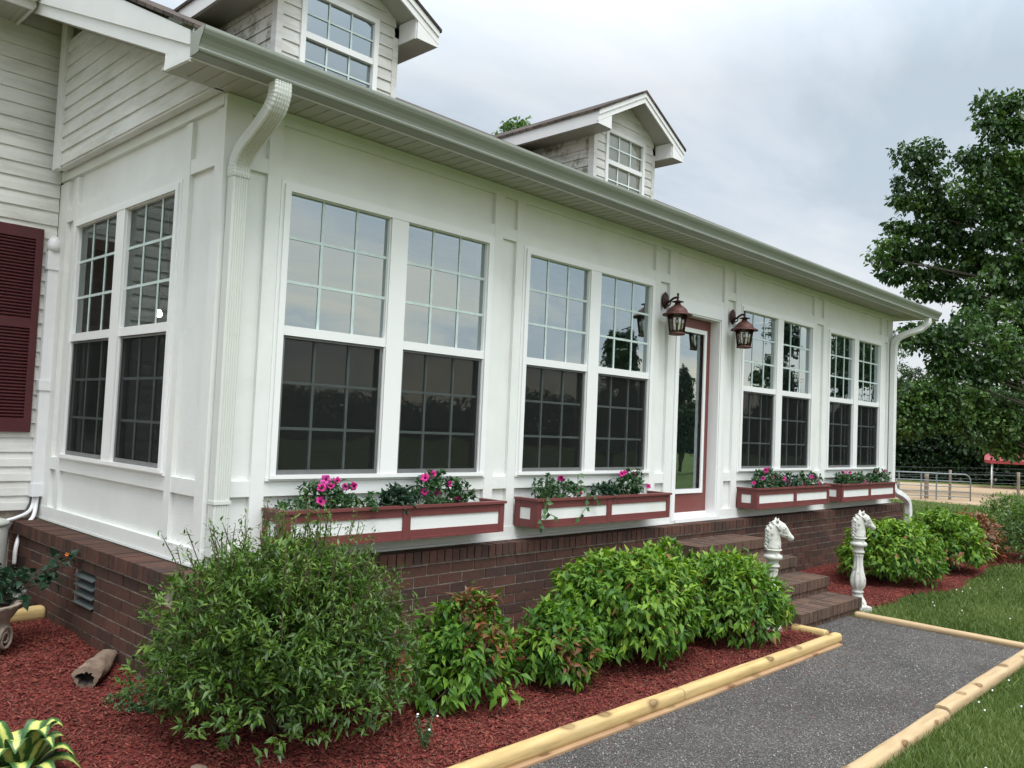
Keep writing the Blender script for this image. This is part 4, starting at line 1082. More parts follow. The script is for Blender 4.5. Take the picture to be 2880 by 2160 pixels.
timber('landscape_timber', -2.96, -1.56, 5.60, -1.265, .085, .06, 'timber2', 'timber across the far end of the path, beside the lawn', 'Y', R(-1.5), seed=5)
timber('landscape_timber', 3.20, 6.0, -3.03, -1.262, .10, .082, 'timber2', 'right hand path edging timber farther from the camera', seed=6)
timber('landscape_timber', -.5, 3.17, -3.04, -1.275, .095, .08, 'timber2', 'right hand path edging timber nearer the camera, with grass over it', seed=7)
timber('landscape_timber', -1.10, -.205, 1.86, -1.15, .10, .105, 'timber', 'stained yellow timber against the brick wall behind the urn', rz=R(4), seed=8)

# ============ LEFT BED OBJECTS
# urn planter
ux, uy = -.80, 1.19
e = empty('urn_planter', 'weathered stone urn planter cut off by the left edge', 'planter', (ux, uy, -1.165))
m = MB(); m.lathe((0,0,0), [(.14,.0),(.145,.025),(.135,.04),(.13,.055),(.15,.08),(.175,.12),(.185,.165),(.178,.20),(.18,.215),(.205,.25),(.22,.275),(.235,.30),(.24,.318),(.225,.325),(.205,.315),(.19,.28),(.0,.27)], 48, 0, (.24,.31,24,.06)); m.build('bowl', 'urn', e)
for t in (-.75, .85, 2.4, 4.0):
    m = MB()
    c = Vector((.168*math.cos(t), .168*math.sin(t), .115)); n_ = Vector((math.cos(t), math.sin(t), .0)); u = n_.cross(Vector((0,0,1))); w = Vector((0,0,1))
    pts = [c + n_*(.012) + (u*math.cos(a)+w*math.sin(a))*(.080*(1-a/15)) for a in [k*.35 for k in range(34)]]
    m.tube(pts, [.014*(1-k/60) for k in range(34)], 6)
    m.build('scroll', 'urn', e)
m = MB(); m.lathe((0,0,0), [(0,.27),(.19,.285),(.1,.295),(0,.30)], 20); m.build('soil', 'soil', e)
base = (-.72, 1.22, -.88)
e = empty('rose_bush', 'dark leaved rose with one orange bud growing from the urn', 'plant', base)
leaf_cloud('foliage', 'leafD', [(-.54, 1.28, -.76, .21, .17, .09, 36), (-.28, 1.32, -.68, .08, .08, .05, 6), (-.80, 1.15, -.72, .14, .14, .12, 20)], .07, .046, e, base, root=(-.75, 1.2, -.88), seed=3, up=.4, k=5, stem_mat='postg')
m = petunia_flower((-.29, 1.25, -.60), (-.4,-.8,.3), .011, e, base, 'petalo')
# grey rocks
def rock(name, c, s, mat, label, cat, seed):
    r = np.random.default_rng(seed); bm = bmesh.new(); bmesh.ops.create_icosphere(bm, subdivisions=3, radius=1)
    for v in bm.verts:
        d = np.array(v.co)[None]; k = float(lump(d, seed, .22)[0])*(1+.06*r.normal()); v.co = Vector((v.co.x*s[0]*k, v.co.y*s[1]*k, v.co.z*s[2]*k))
    me = bpy.data.meshes.new(name); bm.to_mesh(me); bm.free(); me.materials.append(M[mat])
    o = bpy.data.objects.new(name, me); COL.objects.link(o); o.location = c; tag(o, label, cat); return o
rock('rock', (-.42, 2.05, -1.00), (.12, .08, .10), 'rock', 'rough grey rock behind the yellow timber by the brick wall', 'rock', 5)
rock('rock', (-.70, 2.02, -.98), (.13, .08, .09), 'rock', 'grey rock half hidden behind the stone urn', 'rock', 6)
rock('rock', (-.50, -1.12, -1.205), (.045, .04, .03), 'log', 'small brown stone in the mulch under the big shrub', 'rock', 8)
# hollow log
m = MB(); rr = []
A0 = Vector((-.49, .24, -1.115)); A1 = Vector((-.10, .80, -1.125)); ax = (A1-A0).normalized(); u = ax.cross(Vector((0,0,1))).normalized(); w = u.cross(ax)
for i in range(12):
    t = i/11; c = A0.lerp(A1, t*.62); rad = .066*(1-.18*t)
    rr.append([c + (u*math.cos(a)*rad*1.1 + w*math.sin(a)*rad*.9)*(1+.07*math.sin(3*a+i*.5)+.05*math.sin(5*a-i*.7)+.035*math.sin(11*a+i*2.1)) for a in [2*math.pi*k/28 for k in range(28)]])
m.rings(rr, 0, True, False); m.add(rr[-1], [tuple(range(28))], 0)
inner = [[c0 + (A0-c0)*(.18+.22*math.sin(k_*.9)**2+(.25 if k_ < 12 else 0)) - ax*.004 for k_, c0 in enumerate(map(Vector, rr[0]))], [c0 + ((A0+ax*.05)-c0)*.55 + ax*.03 for c0 in map(Vector, rr[0])]]
m.rings([rr[0], inner[0]], 0, True, False); m.rings(inner, 1, True, False); m.add(inner[1], [tuple(range(28))], 1)
o = m.build('log', ['log', 'darkhole'], recalc=False); tag(o, 'short hollow brown log lying on the red mulch by the brick wall', 'log')
# grey tank at the corner
e = empty('utility_tank', 'grey rounded utility cabinet at the left edge below the siding', 'utility box', (-.50, 2.42, -1.16))
m = MB(); m.lathe((0,0,0), [(.17,.0),(.175,.05),(.175,.62),(.168,.635)], 32); m.build('body', 'tank', e)
m = MB(); m.lathe((0,0,0), [(.182,.632),(.184,.655),(.15,.675),(0,.682)], 32); m.build('lid', 'tank', e)

# hosta
e = empty('hosta', 'variegated hosta with yellow centred green leaves at the bottom left', 'plant', (-1.12, -.82, -1.17))
def hosta_leaf(p0, az, L, W, lift, bend, mb, uvs):
    d = Vector((math.cos(az), math.sin(az), 0)); s = Vector((-math.sin(az), math.cos(az), 0)); N = 9; Mx = 6
    rows = []
    for i in range(N+1):
        t = i/N; rad = L*t; z = lift*math.sin(t*math.pi*.62)*1.1 - bend*t*t
        c = Vector(p0) + d*(rad*(1-.15*t)) + Vector((0,0,z)); wd = W*math.sin(math.pi*min(1, t*.93+.07))**.8*(1 if t > .18 else t/.18*.7+.3)
        if i == N: wd = .001
        rows.append([(c + s*(wd*(j/Mx*2-1)) + Vector((0,0,.25*wd*abs(j/Mx*2-1))), abs(j/Mx*2-1), t) for j in range(Mx+1)])
    o = len(mb.v)
    for r_ in rows:
        for p, a, t in r_: mb.v.append(tuple(p)); uvs.append(a if t < .9 else max(a, (t-.9)*10))
    for i in range(N):
        for j in range(Mx):
            mb.f.append((o+i*(Mx+1)+j, o+i*(Mx+1)+j+1, o+(i+1)*(Mx+1)+j+1, o+(i+1)*(Mx+1)+j)); mb.mi.append(0); mb.sm.append(True)
t = NT('hosta_leaf'); at = t.n('ShaderNodeAttribute'); at.attribute_name = 'edge'
nz = noise(t, 30, 4); ad = t.n('ShaderNodeMath', operation='MULTIPLY_ADD'); ad.inputs[1].default_value = .9; ad.inputs[2].default_value = -.42
t.l(nz, ad.inputs[0]); a2 = t.n('ShaderNodeMath', operation='ADD'); t.l(at.outputs['Fac'], a2.inputs[0]); t.l(ad.outputs[0], a2.inputs[1])
gi = t.n('ShaderNodeNewGeometry'); a3 = t.n('ShaderNodeMath', operation='MULTIPLY_ADD'); a3.inputs[1].default_value = .40; t.l(gi.outputs['Random Per Island'], a3.inputs[0]); t.l(a2.outputs[0], a3.inputs[2])
princ(t, ramp(t, a3.outputs[0], [(.45, (.46, .47, .13)), (.66, (.28, .36, .08)), (.80, (.05, .12, .025)), (1, (.03, .08, .02))]), .45, .4); M['hosta'] = t.m
hr = random.Random(4)
for k in range(30):
    mb = MB(); uvs = []; az = k*2.4+hr.uniform(-.3, .3); ring = k/30
    hosta_leaf((.02*math.cos(az), .02*math.sin(az), 0), az, .14+.14*ring, .034+.020*hr.random(), .22-.11*ring+hr.uniform(-.02, .03), .03+.10*ring, mb, uvs)
    o = mb.build('leaf', 'hosta', e, recalc=False); a = o.data.attributes.new('edge', 'FLOAT', 'POINT'); a.data.foreach_set('value', uvs)
# small green weeds at the shrub's foot
base = (-.42, -.15, -1.18); e = empty('weed', 'low bright green weed patch in the mulch left of the big shrub', 'plant', base)
leaf_cloud('foliage', 'leafP', [(-.36, -.18, -1.16, .17, .22, .045, 130)], .022, .013, e, base, stems=False, k=7, tone_mu=.75)

# small white-flowered plant
base = (.42, -1.56, -1.2); e = empty('snapdragon', 'thin little plant with tiny white flowers in the mulch beside the yellow timber', 'plant', base)
mb = MB(); LP = []
for dx_, dy_, h in ((-.06,-.01,.17),(-.045,.02,.12),(.055,0,.17),(.04,.02,.13),(.0,-.03,.09),(.02,.01,.07)):
    q = crv([(0,0,0),(dx_*.5,dy_*.5,h*.5),(dx_,dy_,h)], 5); mb.tube(q, .002, 5, 0, False); LP += q[3:]
mb.build('stem', 'gstem', e, recalc=False); LP = np.repeat(np.array([list(p) for p in LP]), 4, 0); n = len(LP)
V, F, T = leaves(LP+RNG.normal(0, .004, (n,3)), rand_unit(n)+[0,0,.4], rand_unit(n)+[0,0,1], .024, .008, RNG.uniform(.2, .8, n)); np_mesh('foliage', V, F, 'leafP', e, T)
for p in ((-.06,-.01,.18),(-.055,.0,.165),(.075,0,.14),(.0,-.03,.10)):
    mb = MB(); mb.lathe(p, [(0,-.004),(.007,0),(.004,.005),(0,.006)], 7); mb.build('flower', 'petalw', e)

# ============ SHRUBS
def shrub(name, label, c, rad, n, L, W, mats, k=8, tone=.45, seed=1, droop=.5, upward=.3, core=.35, sprigs=0, floor=-1.2, group=None, zc=None, amp=.2, top_tone=0, red=0, cut=None, skirt=.35, sp_k=5, sp_len=(.10, .30)):
    """c = base centre (x,y,z ground); rad=(rx,ry,height). Leaf whorls on branches through a lumpy dome."""
    base = np.array([c[0], c[1], c[2]]); e = empty(name, label, 'shrub', tuple(base), group=group)
    rg = np.random.default_rng(seed)
    d = nrmz(rg.normal(size=(n, 3))); d[:, 2] = np.where(d[:, 2] < -.75, -d[:, 2], d[:, 2])
    q = (core + (1-core)*rg.uniform(0, 1, n)**.55) * lump(d, seed, amp)
    P = d*np.array([rad[0], rad[1], rad[2]*.5])*q[:, None]; P[:, 2] += rad[2]*.5
    if skirt: lw = np.clip(.5-P[:, 2]/rad[2], 0, .5)*2; P[:, :2] *= (1+skirt*lw)[:, None]
    low = P[:, 2] < .03; P[low, 2] = rg.uniform(.03, .12, low.sum())
    if cut is not None:
        P[:, 1] = np.minimum(P[:, 1], cut-base[1])
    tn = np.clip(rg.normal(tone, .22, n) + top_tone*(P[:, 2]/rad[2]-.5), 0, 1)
    st = MB()
    for i in range(0, n, max(1, n//70)):
        a = Vector((rg.normal(0, .04), rg.normal(0, .04), 0)); b = Vector(P[i]); m = a.lerp(b, .5) + Vector((0, 0, .06))
        st.tube([a, m, b], [.007, .0045, .002], 5, 0, False)
    if sprigs:
        for i in range(sprigs):
            az = rg.uniform(0, 6.28); el = rg.uniform(.3, 1.5); dd = np.array([math.cos(az)*math.cos(el), math.sin(az)*math.cos(el), math.sin(el)])
            s0 = dd*np.array([rad[0], rad[1], rad[2]*.5])*rg.uniform(.72, 1.0) + np.array([0, 0, rad[2]*.5])
            ln = rg.uniform(*sp_len); dr = nrmz((dd*.5+np.array([0, 0, 1.0]) + rg.normal(0, .15, 3))[None])[0]; bend = nrmz(rg.normal(size=(1, 3)))[0]*.12
            pts = [s0 + dr*ln*t + bend*ln*t*t for t in np.linspace(0, 1, 9)]
            if cut is not None and pts[-1][1] > cut-base[1]+.05: continue
            st.tube([Vector(p) for p in pts], [.0026]*8+[.001], 5, 0, False)
            P = np.concatenate([P, np.array(pts[1:])]); tn = np.concatenate([tn, np.full(8, np.clip(tone+rg.normal(.12, .2), 0, 1))]); d = np.concatenate([d, np.tile(dr, (8, 1))])
    st.build('stem', 'stem', e, recalc=False)
    nn = len(P); kk = np.full(nn, k); kk[n:] = sp_k
    ii = np.repeat(np.arange(nn), kk); N = len(ii)
    ax = nrmz(d[ii]*.7+np.array([0, 0, upward])); D = nrmz(nrmz(rg.normal(size=(N, 3))) + ax*.8 + np.array([0, 0, -droop]))
    Nn = nrmz(ax*.6 + np.array([0, 0, .9]) + rg.normal(0, .35, (N, 3)))
    Pk = P[ii] + rg.normal(0, L*.25, (N, 3)); sc_ = np.where(ii >= n, .74, 1.0)
    Ls = L*rg.uniform(.42, 1.25, N)*sc_; tt = np.clip(tn[ii] + rg.normal(0, .08, N), 0, 1)
    V, F, T = leaves(Pk, D, Nn, Ls, Ls*W/L, tt, droop=.2)
    if red:
        rc = nrmz(rg.normal(size=(3, 3))); rmask = (d @ rc.T).max(1) > 1-red; sel = rmask[ii] & (rg.uniform(size=N) < .5)
        mi = np.repeat(sel.astype(int), 4)
        np_mesh('foliage', V, F, mats, e, T, mi=mi)
    elif mats[0] == 'leafN':
        np_mesh('foliage', V, F, ['leafN', 'leafNr'], e, T, mi=np.repeat((rg.uniform(size=N) < .018).astype(int), 4))
    else: np_mesh('foliage', V, F, mats[0], e, T)
    return e
GN = 'green nandina shrubs in the front beds'
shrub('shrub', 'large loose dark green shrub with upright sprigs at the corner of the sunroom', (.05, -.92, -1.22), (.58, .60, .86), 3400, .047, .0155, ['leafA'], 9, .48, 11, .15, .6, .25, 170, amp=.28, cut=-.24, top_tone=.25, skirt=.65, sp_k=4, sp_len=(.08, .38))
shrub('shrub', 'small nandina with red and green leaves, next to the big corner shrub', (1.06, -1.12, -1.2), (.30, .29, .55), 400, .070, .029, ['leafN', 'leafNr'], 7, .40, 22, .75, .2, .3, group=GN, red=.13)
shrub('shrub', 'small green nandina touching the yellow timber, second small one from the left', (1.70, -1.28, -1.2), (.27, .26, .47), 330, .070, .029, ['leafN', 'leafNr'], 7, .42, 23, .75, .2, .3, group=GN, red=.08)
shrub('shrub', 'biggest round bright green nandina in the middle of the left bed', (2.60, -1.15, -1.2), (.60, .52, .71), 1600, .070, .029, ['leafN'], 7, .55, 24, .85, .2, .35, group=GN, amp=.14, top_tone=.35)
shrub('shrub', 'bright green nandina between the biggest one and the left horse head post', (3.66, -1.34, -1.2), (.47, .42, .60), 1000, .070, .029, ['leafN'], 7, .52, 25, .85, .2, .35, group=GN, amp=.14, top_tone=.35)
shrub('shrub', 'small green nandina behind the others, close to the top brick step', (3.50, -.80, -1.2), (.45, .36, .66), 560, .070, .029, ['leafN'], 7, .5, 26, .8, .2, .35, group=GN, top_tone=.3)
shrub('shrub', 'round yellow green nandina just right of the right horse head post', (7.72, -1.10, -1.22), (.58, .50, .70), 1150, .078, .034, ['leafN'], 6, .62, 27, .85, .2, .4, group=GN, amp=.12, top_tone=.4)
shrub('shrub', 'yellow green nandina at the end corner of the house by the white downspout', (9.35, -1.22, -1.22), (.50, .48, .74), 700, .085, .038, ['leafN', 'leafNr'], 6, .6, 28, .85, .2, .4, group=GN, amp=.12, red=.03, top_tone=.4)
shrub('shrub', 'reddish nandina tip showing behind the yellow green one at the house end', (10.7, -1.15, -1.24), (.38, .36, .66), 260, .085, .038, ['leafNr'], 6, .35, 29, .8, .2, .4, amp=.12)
shrub('shrub', 'dark green shrub cut off by the right edge beside the lawn', (11.6, -1.85, -1.25), (.80, .75, .85), 1100, .06, .024, ['leafA'], 7, .5, 30, .4, .4, .4, amp=.14)
shrub('shrub', 'weedy grass green clump behind the nandinas at the house end', (13.9, -1.0, -1.3), (.75, .7, .95), 900, .075, .02, ['leafA'], 7, .7, 31, .1, .8, .35, amp=.2)
shrub('shrub', 'tall dark weed patch at the right edge behind the garden bed', (16.2, -2.5, -1.35), (1.6, 1.4, .85), 900, .10, .022, ['leafA'], 7, .5, 32, .1, .8, .35, amp=.2)

# ============ GRASS
def grass(name, pts, h, wd, label, mat='grass'):
    n = len(pts); a = RNG.uniform(0, 2*np.pi, n); lean = RNG.normal(0, .45, (n, 2)); H = h*RNG.uniform(.5, 1.25, n)
    b = pts; s = np.stack([np.cos(a), np.sin(a), np.zeros(n)], -1)*wd
    m = b + np.stack([lean[:,0]*H*.35, lean[:,1]*H*.35, H*.6], -1); t = b + np.stack([lean[:,0]*H, lean[:,1]*H, H], -1)
    V = np.stack([b-s, b+s, m+s*.8, m-s*.8, t], 1).reshape(-1, 3)
    F = (np.arange(n)[:,None,None]*5 + np.array([[0,1,2],[0,2,3],[3,2,4]])[None]).reshape(-1, 3)
    tone = np.clip(.45 + .25*np.sin(pts[:,0]*2.3+1)*np.sin(pts[:,1]*3.1) + RNG.normal(0, .2, n), 0, 1)
    o = np_mesh(name, V, F, mat, None, np.repeat(tone, 5)); tag(o, label, 'grass', kind='stuff'); return o
def gpts(n, x0, x1, y0, y1, cond=None):
    P = np.stack([RNG.uniform(x0, x1, n), RNG.uniform(y0, y1, n)], -1)
    if cond is not None: P = P[cond(P[:,0], P[:,1])]
    return np.concatenate([P, (gh(P[:,0], P[:,1])-.003)[:,None]], 1)
grass('grass', gpts(60000, .5, 6.5, -4.2, -3.07, lambda x, y: (y < -3.075) & (y > -3.1 - .55*(x*.4+1))), .055, .0022, 'short mown grass right of the gravel path, nearest the camera')
E0 = lambda x: -1.62 - .10*np.sin(x*1.7) - .05*np.sin(x*4.1)
grass('grass', gpts(70000, 5.66, 11, -3.6, -1.5, lambda x, y: (y < E0(x)+RNG.normal(0, .06, len(x))-.02)), .055, .0032, 'mown lawn beyond the far end of the path')
grass('grass', gpts(70000, 10, 33, -5, 7.5, lambda x, y: (y > -.235*(x-5)-2.2) & ((y < E0(x)) | (x > 11.3)) & (RNG.uniform(size=len(x)) < 14/(x+2))), .085, .008, 'meadow grass between the house end and the metal gate')
# clover
for nm, box, nn, lb in (('clover', (1.2, 5.2, -3.6, -3.09), 26, 'tiny white clover heads in the grass right of the path'), ('clover', (6, 9.5, -3.2, -1.8), 16, 'tiny white clover heads in the far lawn')):
    mb = MB()
    for i in range(nn):
        x, y = random.uniform(box[0], box[1]), random.uniform(box[2], box[3]); mb.lathe((x, y, GZ+.03+random.uniform(0, .03)), [(0,-.006),(.006,-.002),(.006,.004),(0,.008)], 6)
    tag(mb.build(nm, 'petalw'), lb, 'clover', kind='stuff')
# ============ TREES
def tree(name, label, trunk, clumps, r, per, L, W, mat='leafT', tr=.22, tone=.45, seed=1, group=None, limbs=True, simple=True, k=5, squash=.75, droop=.7):
    """trunk = (x,y,z0,top z); clumps world positions"""
    rg = np.random.default_rng(seed); base = np.array(trunk[:3]); e = empty(name, label, 'tree', tuple(base), group=group)
    m = MB(); tx, ty, z0, z1 = trunk
    sp = []
    N = 9
    for i in range(N+1):
        t = i/N; sp.append(Vector((.15*math.sin(t*4+seed), .15*math.cos(t*3+seed)-.15, (z1-z0)*t)))
    m.tube(sp, [tr*(1.25 if i == 0 else 1-.8*i/N) for i in range(N+1)], 10)
    m.build('trunk', 'bark', e)
    cl = np.array([c[:3] for c in clumps]) - base
    if limbs:
        m = MB()
        for i in range(0, len(cl), max(1, len(cl)//45)):
            c = Vector(cl[i]); hgt = max(.25*(z1-z0), min(z1-z0-.2, c.z - .35*math.hypot(c.x, c.y)))
            kk = min(N-1, max(1, int(hgt/(z1-z0)*N))); a = sp[kk]
            mid = a.lerp(c, .5)+Vector((0, 0, .1*(c-a).length)); rr = max(.02, tr*.28*(1-kk/N)+.015)
            m.tube([a, mid, c], [rr, rr*.6, rr*.2], 6, 0, False)
        m.build('limb', 'bark', e, recalc=False)
    P, Dd, TT = [], [], []
    for ci, c in enumerate(cl):
        rr = r*rg.uniform(.75, 1.25) * (clumps[ci][3] if len(clumps[ci]) > 3 else 1)
        d = nrmz(rg.normal(size=(per, 3))); q = (.3+.7*rg.uniform(0, 1, per)**.6)*lump(d, seed*97+ci, .28)
        P.append(c + d*np.array([rr, rr, rr*squash])*q[:, None]); Dd.append(d); TT.append(np.clip(rg.normal(tone + rg.normal(0, .22), .14, per), 0, 1))
    P = np.concatenate(P); Dd = np.concatenate(Dd); tn = np.concatenate(TT); n = len(P); ii = np.repeat(np.arange(n), k); Nn_ = len(ii)
    D = nrmz(nrmz(rg.normal(size=(Nn_, 3)))*1.0 + Dd[ii]*.45 + np.array([0, 0, -droop])); Nv = nrmz(rg.normal(0, .5, (Nn_, 3)) + np.array([0, 0, 1.]))
    Ls = L*rg.uniform(.6, 1.25, Nn_)
    V, F, T = leaves(P[ii]+rg.normal(0, L*.35, (Nn_, 3)), D, Nv, Ls, Ls*W/L, np.clip(tn[ii]+rg.normal(0, .07, Nn_), 0, 1), simple=simple)
    np_mesh('crown', V, F, mat, e, T); return e
LEFTL = [(19.46,2.55,7.64),(19.66,2.33,7.73),(19.23,2.79,7.55),(19.46,2.58,7.26),(19.8,2.23,7.21),(19.61,2.44,6.9),(19.25,2.82,6.87),(19.83,2.23,6.69),(19.17,2.93,6.42),(19.51,2.58,6.44),(20.01,2.07,6.4),(20.23,1.85,6.15),(19.8,2.31,6.08),(19.16,2.99,5.78),(19.61,2.53,5.7),(20.06,2.07,5.69),(19.06,3.12,5.32),(19.34,2.85,5.15),(18.96,3.26,4.98),(19.72,2.45,5.25),(20.14,2.02,5.28),(20.43,1.69,5.6),(19.11,3.13,4.58),(19.5,2.72,4.67),(19.91,2.29,4.7),(20.32,1.86,4.84),(19.63,2.61,4.23),(20.1,2.13,4.26),(20.51,1.64,5.11),(20.78,1.37,5.02)]
RIGHTL = [(19.48,1.02,8.57),(19.74,.76,8.45),(19.97,.5,8.64),(19.5,1.02,8.22),(19.81,.71,8.09),(20.03,.48,8.14),(19.52,1.02,7.93),(19.78,.76,7.77),(20.03,.51,7.79),(19.22,1.38,7.27),(19.45,1.15,7.21),(19.66,.92,7.37),(19.41,1.2,6.96),(19.82,.76,7.16),(20.06,.51,7.32),(20.04,.56,6.86),(19.19,1.46,6.52),(19.49,1.15,6.5),(19.73,.9,6.59),(19.79,.87,6.16),(20.08,.56,6.25),(19.55,1.13,6.07),(19.91,.77,5.74),(20.16,.51,5.76),(19.68,1.03,5.48),(20.07,.64,5.28),(19.98,.77,4.74),(20.27,.46,4.87),(19.69,1.11,4.29),(20.06,.72,4.25),(19.41,1.42,3.99),(20.33,.44,4.26),(19.8,1.03,3.73),(20.24,.57,3.76),(19.47,1.4,3.49),(20.17,.43,6.83)]
LOW = [(16.72,1.4,2.85),(16.87,1.26,2.68),(16.52,1.62,2.74),(16.4,1.76,2.58),(16.71,1.44,2.55),(17.04,1.08,2.82),(17.19,.94,2.63),(17.32,.8,2.76),(17.03,1.12,2.45),(17.17,.98,2.38),(16.98,1.19,2.14),(17.12,1.05,2.1),(17.26,.91,1.96),(17.1,1.08,1.8),(16.95,1.23,2.02),(17.53,.62,2.15),(17.68,.46,2.24),(17.43,.73,2.02),(17.83,.28,2.5),(17.99,.1,2.75),(17.55,.55,2.85),(17.62,.55,1.84),(17.86,.28,2.0),(18.07,.05,2.26),(18.4,.7,3.1),(18.6,.4,3.2),(18.8,.1,3.1),(18.5,.6,2.7),(18.7,.3,2.6),(18.9,.05,2.8),(18.2,.9,3.2),(18.9,0,3.5),(18.6,.5,3.5),(18.3,.8,2.5),(18.6,.4,2.3),(18.8,.1,2.2),(18.5,.5,2.0),(18.8,.2,1.8),(19,-.1,2.4),(18.0,1.0,3.0),(18.9,-.1,3.0)]
rg = np.random.default_rng(5)
# unseen right half of the big crown (it also shows mirrored in the far windows)
XTRA = []
for i in range(170):
    d = nrmz(rg.normal(size=(1, 3)))[0]; p = np.array([22.6, -3.4, 5.2]) + d*np.array([3.2, 3.3, 3.6])*rg.uniform(.5, 1)
    if (p[1] < -.8 or (p[2] < 6 and p[1] < .2 and p[0] > 21)) and p[2] > 1.2: XTRA.append((p[0], p[1], p[2], 1.9))
tree('maple_tree', 'big dark green maple rising beyond the right end of the roof', (21.7, -.9, -1.55, 8.2), LEFTL+RIGHTL+[(x+.6, y-.1, z) for x, y, z in LEFTL[8:]]+[(x+.9, y, z) for x, y, z in RIGHTL[12:]]+XTRA, .30, 44, .135, .085, tr=.34, seed=41, tone=.5, droop=.8)
tree('maple_tree', 'lower drooping maple branches hanging by the gutter end', (21.5, -1.2, -1.5, 3.6), LOW, .30, 48, .115, .07, tr=.16, seed=42, tone=.45, droop=.9)
HD = [(22.63,4.03,1.5),(22.78,3.86,1.77),(22.97,3.64,1.95),(23.22,3.38,2.06),(23.45,3.14,1.98),(22.72,3.96,1.27),(22.94,3.72,1.45),(23.21,3.43,1.53),(23.43,3.19,1.65),(23.71,2.88,1.83),(22.85,3.84,1.01),(22.67,4.03,.9),(23.07,3.6,1.19),(23.32,3.34,1.21),(23.59,3.05,1.33),(23.85,2.76,1.57),(24.05,2.53,2.02),(24.29,2.29,1.87),(23.02,3.67,.86),(23.32,3.36,.88),(23.66,3.01,.97),(23.99,2.65,1.18),(24.32,2.29,1.37),(24.53,2.05,1.71),(24.86,1.69,1.9),(24.08,2.58,.76),(24.35,2.29,.88),(24.6,2.05,.56),(24.8,1.86,.41),(24.92,1.75,.25),(24.82,1.82,.74),(25.04,1.58,.92),(25.02,1.58,1.25),(24.78,1.81,1.4),(24.45,2.17,1.11)]
HL = [p for p in HD if p[1] > 2.9]; HR = [p for p in HD if p[1] <= 2.9]
far = lambda L, s: [(-2.3+(x+2.3)*s, -4.66+(y+4.66)*s, .364+(z-.364)*s, s) for x, y, z in L]
tree('maple_tree', 'leafy tree with pale green tips directly behind the gate', (37.0, 11.5, -1.9, 1.6), far(HL, 1.6)+[(x-.3, y+1.4, z-.1, 1.6) for x, y, z, s in far(HL, 1.6)], .44, 80, .21, .13, tr=.2, seed=43, tone=.62)
tree('maple_tree', 'leafy tree with low branches above the red shelter', (41.0, 4.4, -1.9, 2.4), far(HR, 1.6)+[(x+.8, y-1.5, z+.1, 1.6) for x, y, z, s in far(HR, 1.6)[4:]], .44, 80, .21, .13, tr=.2, seed=44, tone=.62)
tree('tree', 'small distant tree showing between the house corner and the maple', (38.6, 11.5, -1.9, 4.3), [(33.92,8.0,4.18),(34.06,7.9,3.51),(34.35,7.62,3.29),(33.96,8.04,3.02),(34.51,7.45,3.3),(33.99,8.04,2.64)], .42, 40, .12, .06, 'leafW', .12, .5, 45)
tree('tree', 'treetop peeking over the roof left of the farther dormer', (16.5, 14.0, -1.3, 9.2), [(16.3,13.8,9.78),(16.55,13.6,9.86),(16.2,13.95,9.55),(16.0,14.4,9.3),(16.8,14.2,9.2),(16.4,13.9,8.9)], .30, 36, .16, .11, 'leafT', .2, .75, 46)
# woods beyond the paddock
rg = np.random.default_rng(9)
wl = ['tall woodland tree far behind the gate, behind the house corner', 'woodland tree behind the middle of the metal gate', 'woodland tree behind the right end of the gate', 'woodland tree between the gate and the red shelter', 'woodland tree behind the red shelter', 'woodland tree at the right edge behind the shelter']
wt = [(52, 16.5, 4.3), (54, 13.5, 4.7), (55.5, 10.8, 4.4), (57, 8.3, 4.8), (58, 5.8, 5.2), (59, 2.8, 5.5)]
for (x, y, h), lb in zip(wt, wl):
    cl = []
    for i in range(34):
        d = nrmz(rg.normal(size=(1, 3)))[0]; cl.append((x+d[0]*2.1, y+d[1]*2.1, -1.9+h*.55+d[2]*h*.42, 1))
    tree('woodland_tree', lb, (x, y, -1.95, h*.75), cl, .85, 46, .34, .21, 'leafW', .2, .40, int(x*7+y), group='woodland trees beyond the paddock', limbs=False)
def wood(name, label, pts, n, h, r, L, seed, mat='leafW', tone=.3):
    rg = np.random.default_rng(seed); P = []
    for i in range(n):
        t = rg.uniform(0, len(pts)-1.001); k = int(t); f = t-k; a = np.array(pts[k]); b = np.array(pts[k+1]); c = a*(1-f)+b*f
        hh = (h if not isinstance(h, tuple) else h[0]+(h[1]-h[0])*t/(len(pts)-1))*(1+.16*math.sin(t*5.1+seed)+.10*math.sin(t*13.7)); q = np.array([c[0]+rg.normal(0, r*.3), c[1]+rg.normal(0, r*.3), -2+(rg.uniform(0, 1)**1.15)*hh])
        P.append(q)
    P = np.array(P); k = 9; ii = np.repeat(np.arange(n), k); N = len(ii)
    V, F, T = leaves(P[ii]+rg.normal(0, L*1.0, (N, 3)), nrmz(rg.normal(size=(N, 3))), nrmz(rg.normal(size=(N, 3))), L*rg.uniform(.6, 1.3, N), L*.7, np.clip(rg.normal(tone, .2, N), 0, 1), simple=True)
    o = np_mesh(name, V, F, mat, None, T); tag(o, label, 'woods', kind='stuff'); return o
wood('woods', 'dark wooded undergrowth behind the paddock and the shelter', [(49, 20, 0), (52.5, 14.5, 0), (55, 10, 0), (57, 4, 0), (59, -4, 0)], 24000, 4.4, 1.6, .24, 3, tone=.12)
wood('woods', 'dark wood filling the far side behind the paddock trees', [(62, 28, 0), (66, 11, 0), (69, -8, 0)], 12000, 5.2, 3, .4, 4, tone=.1)
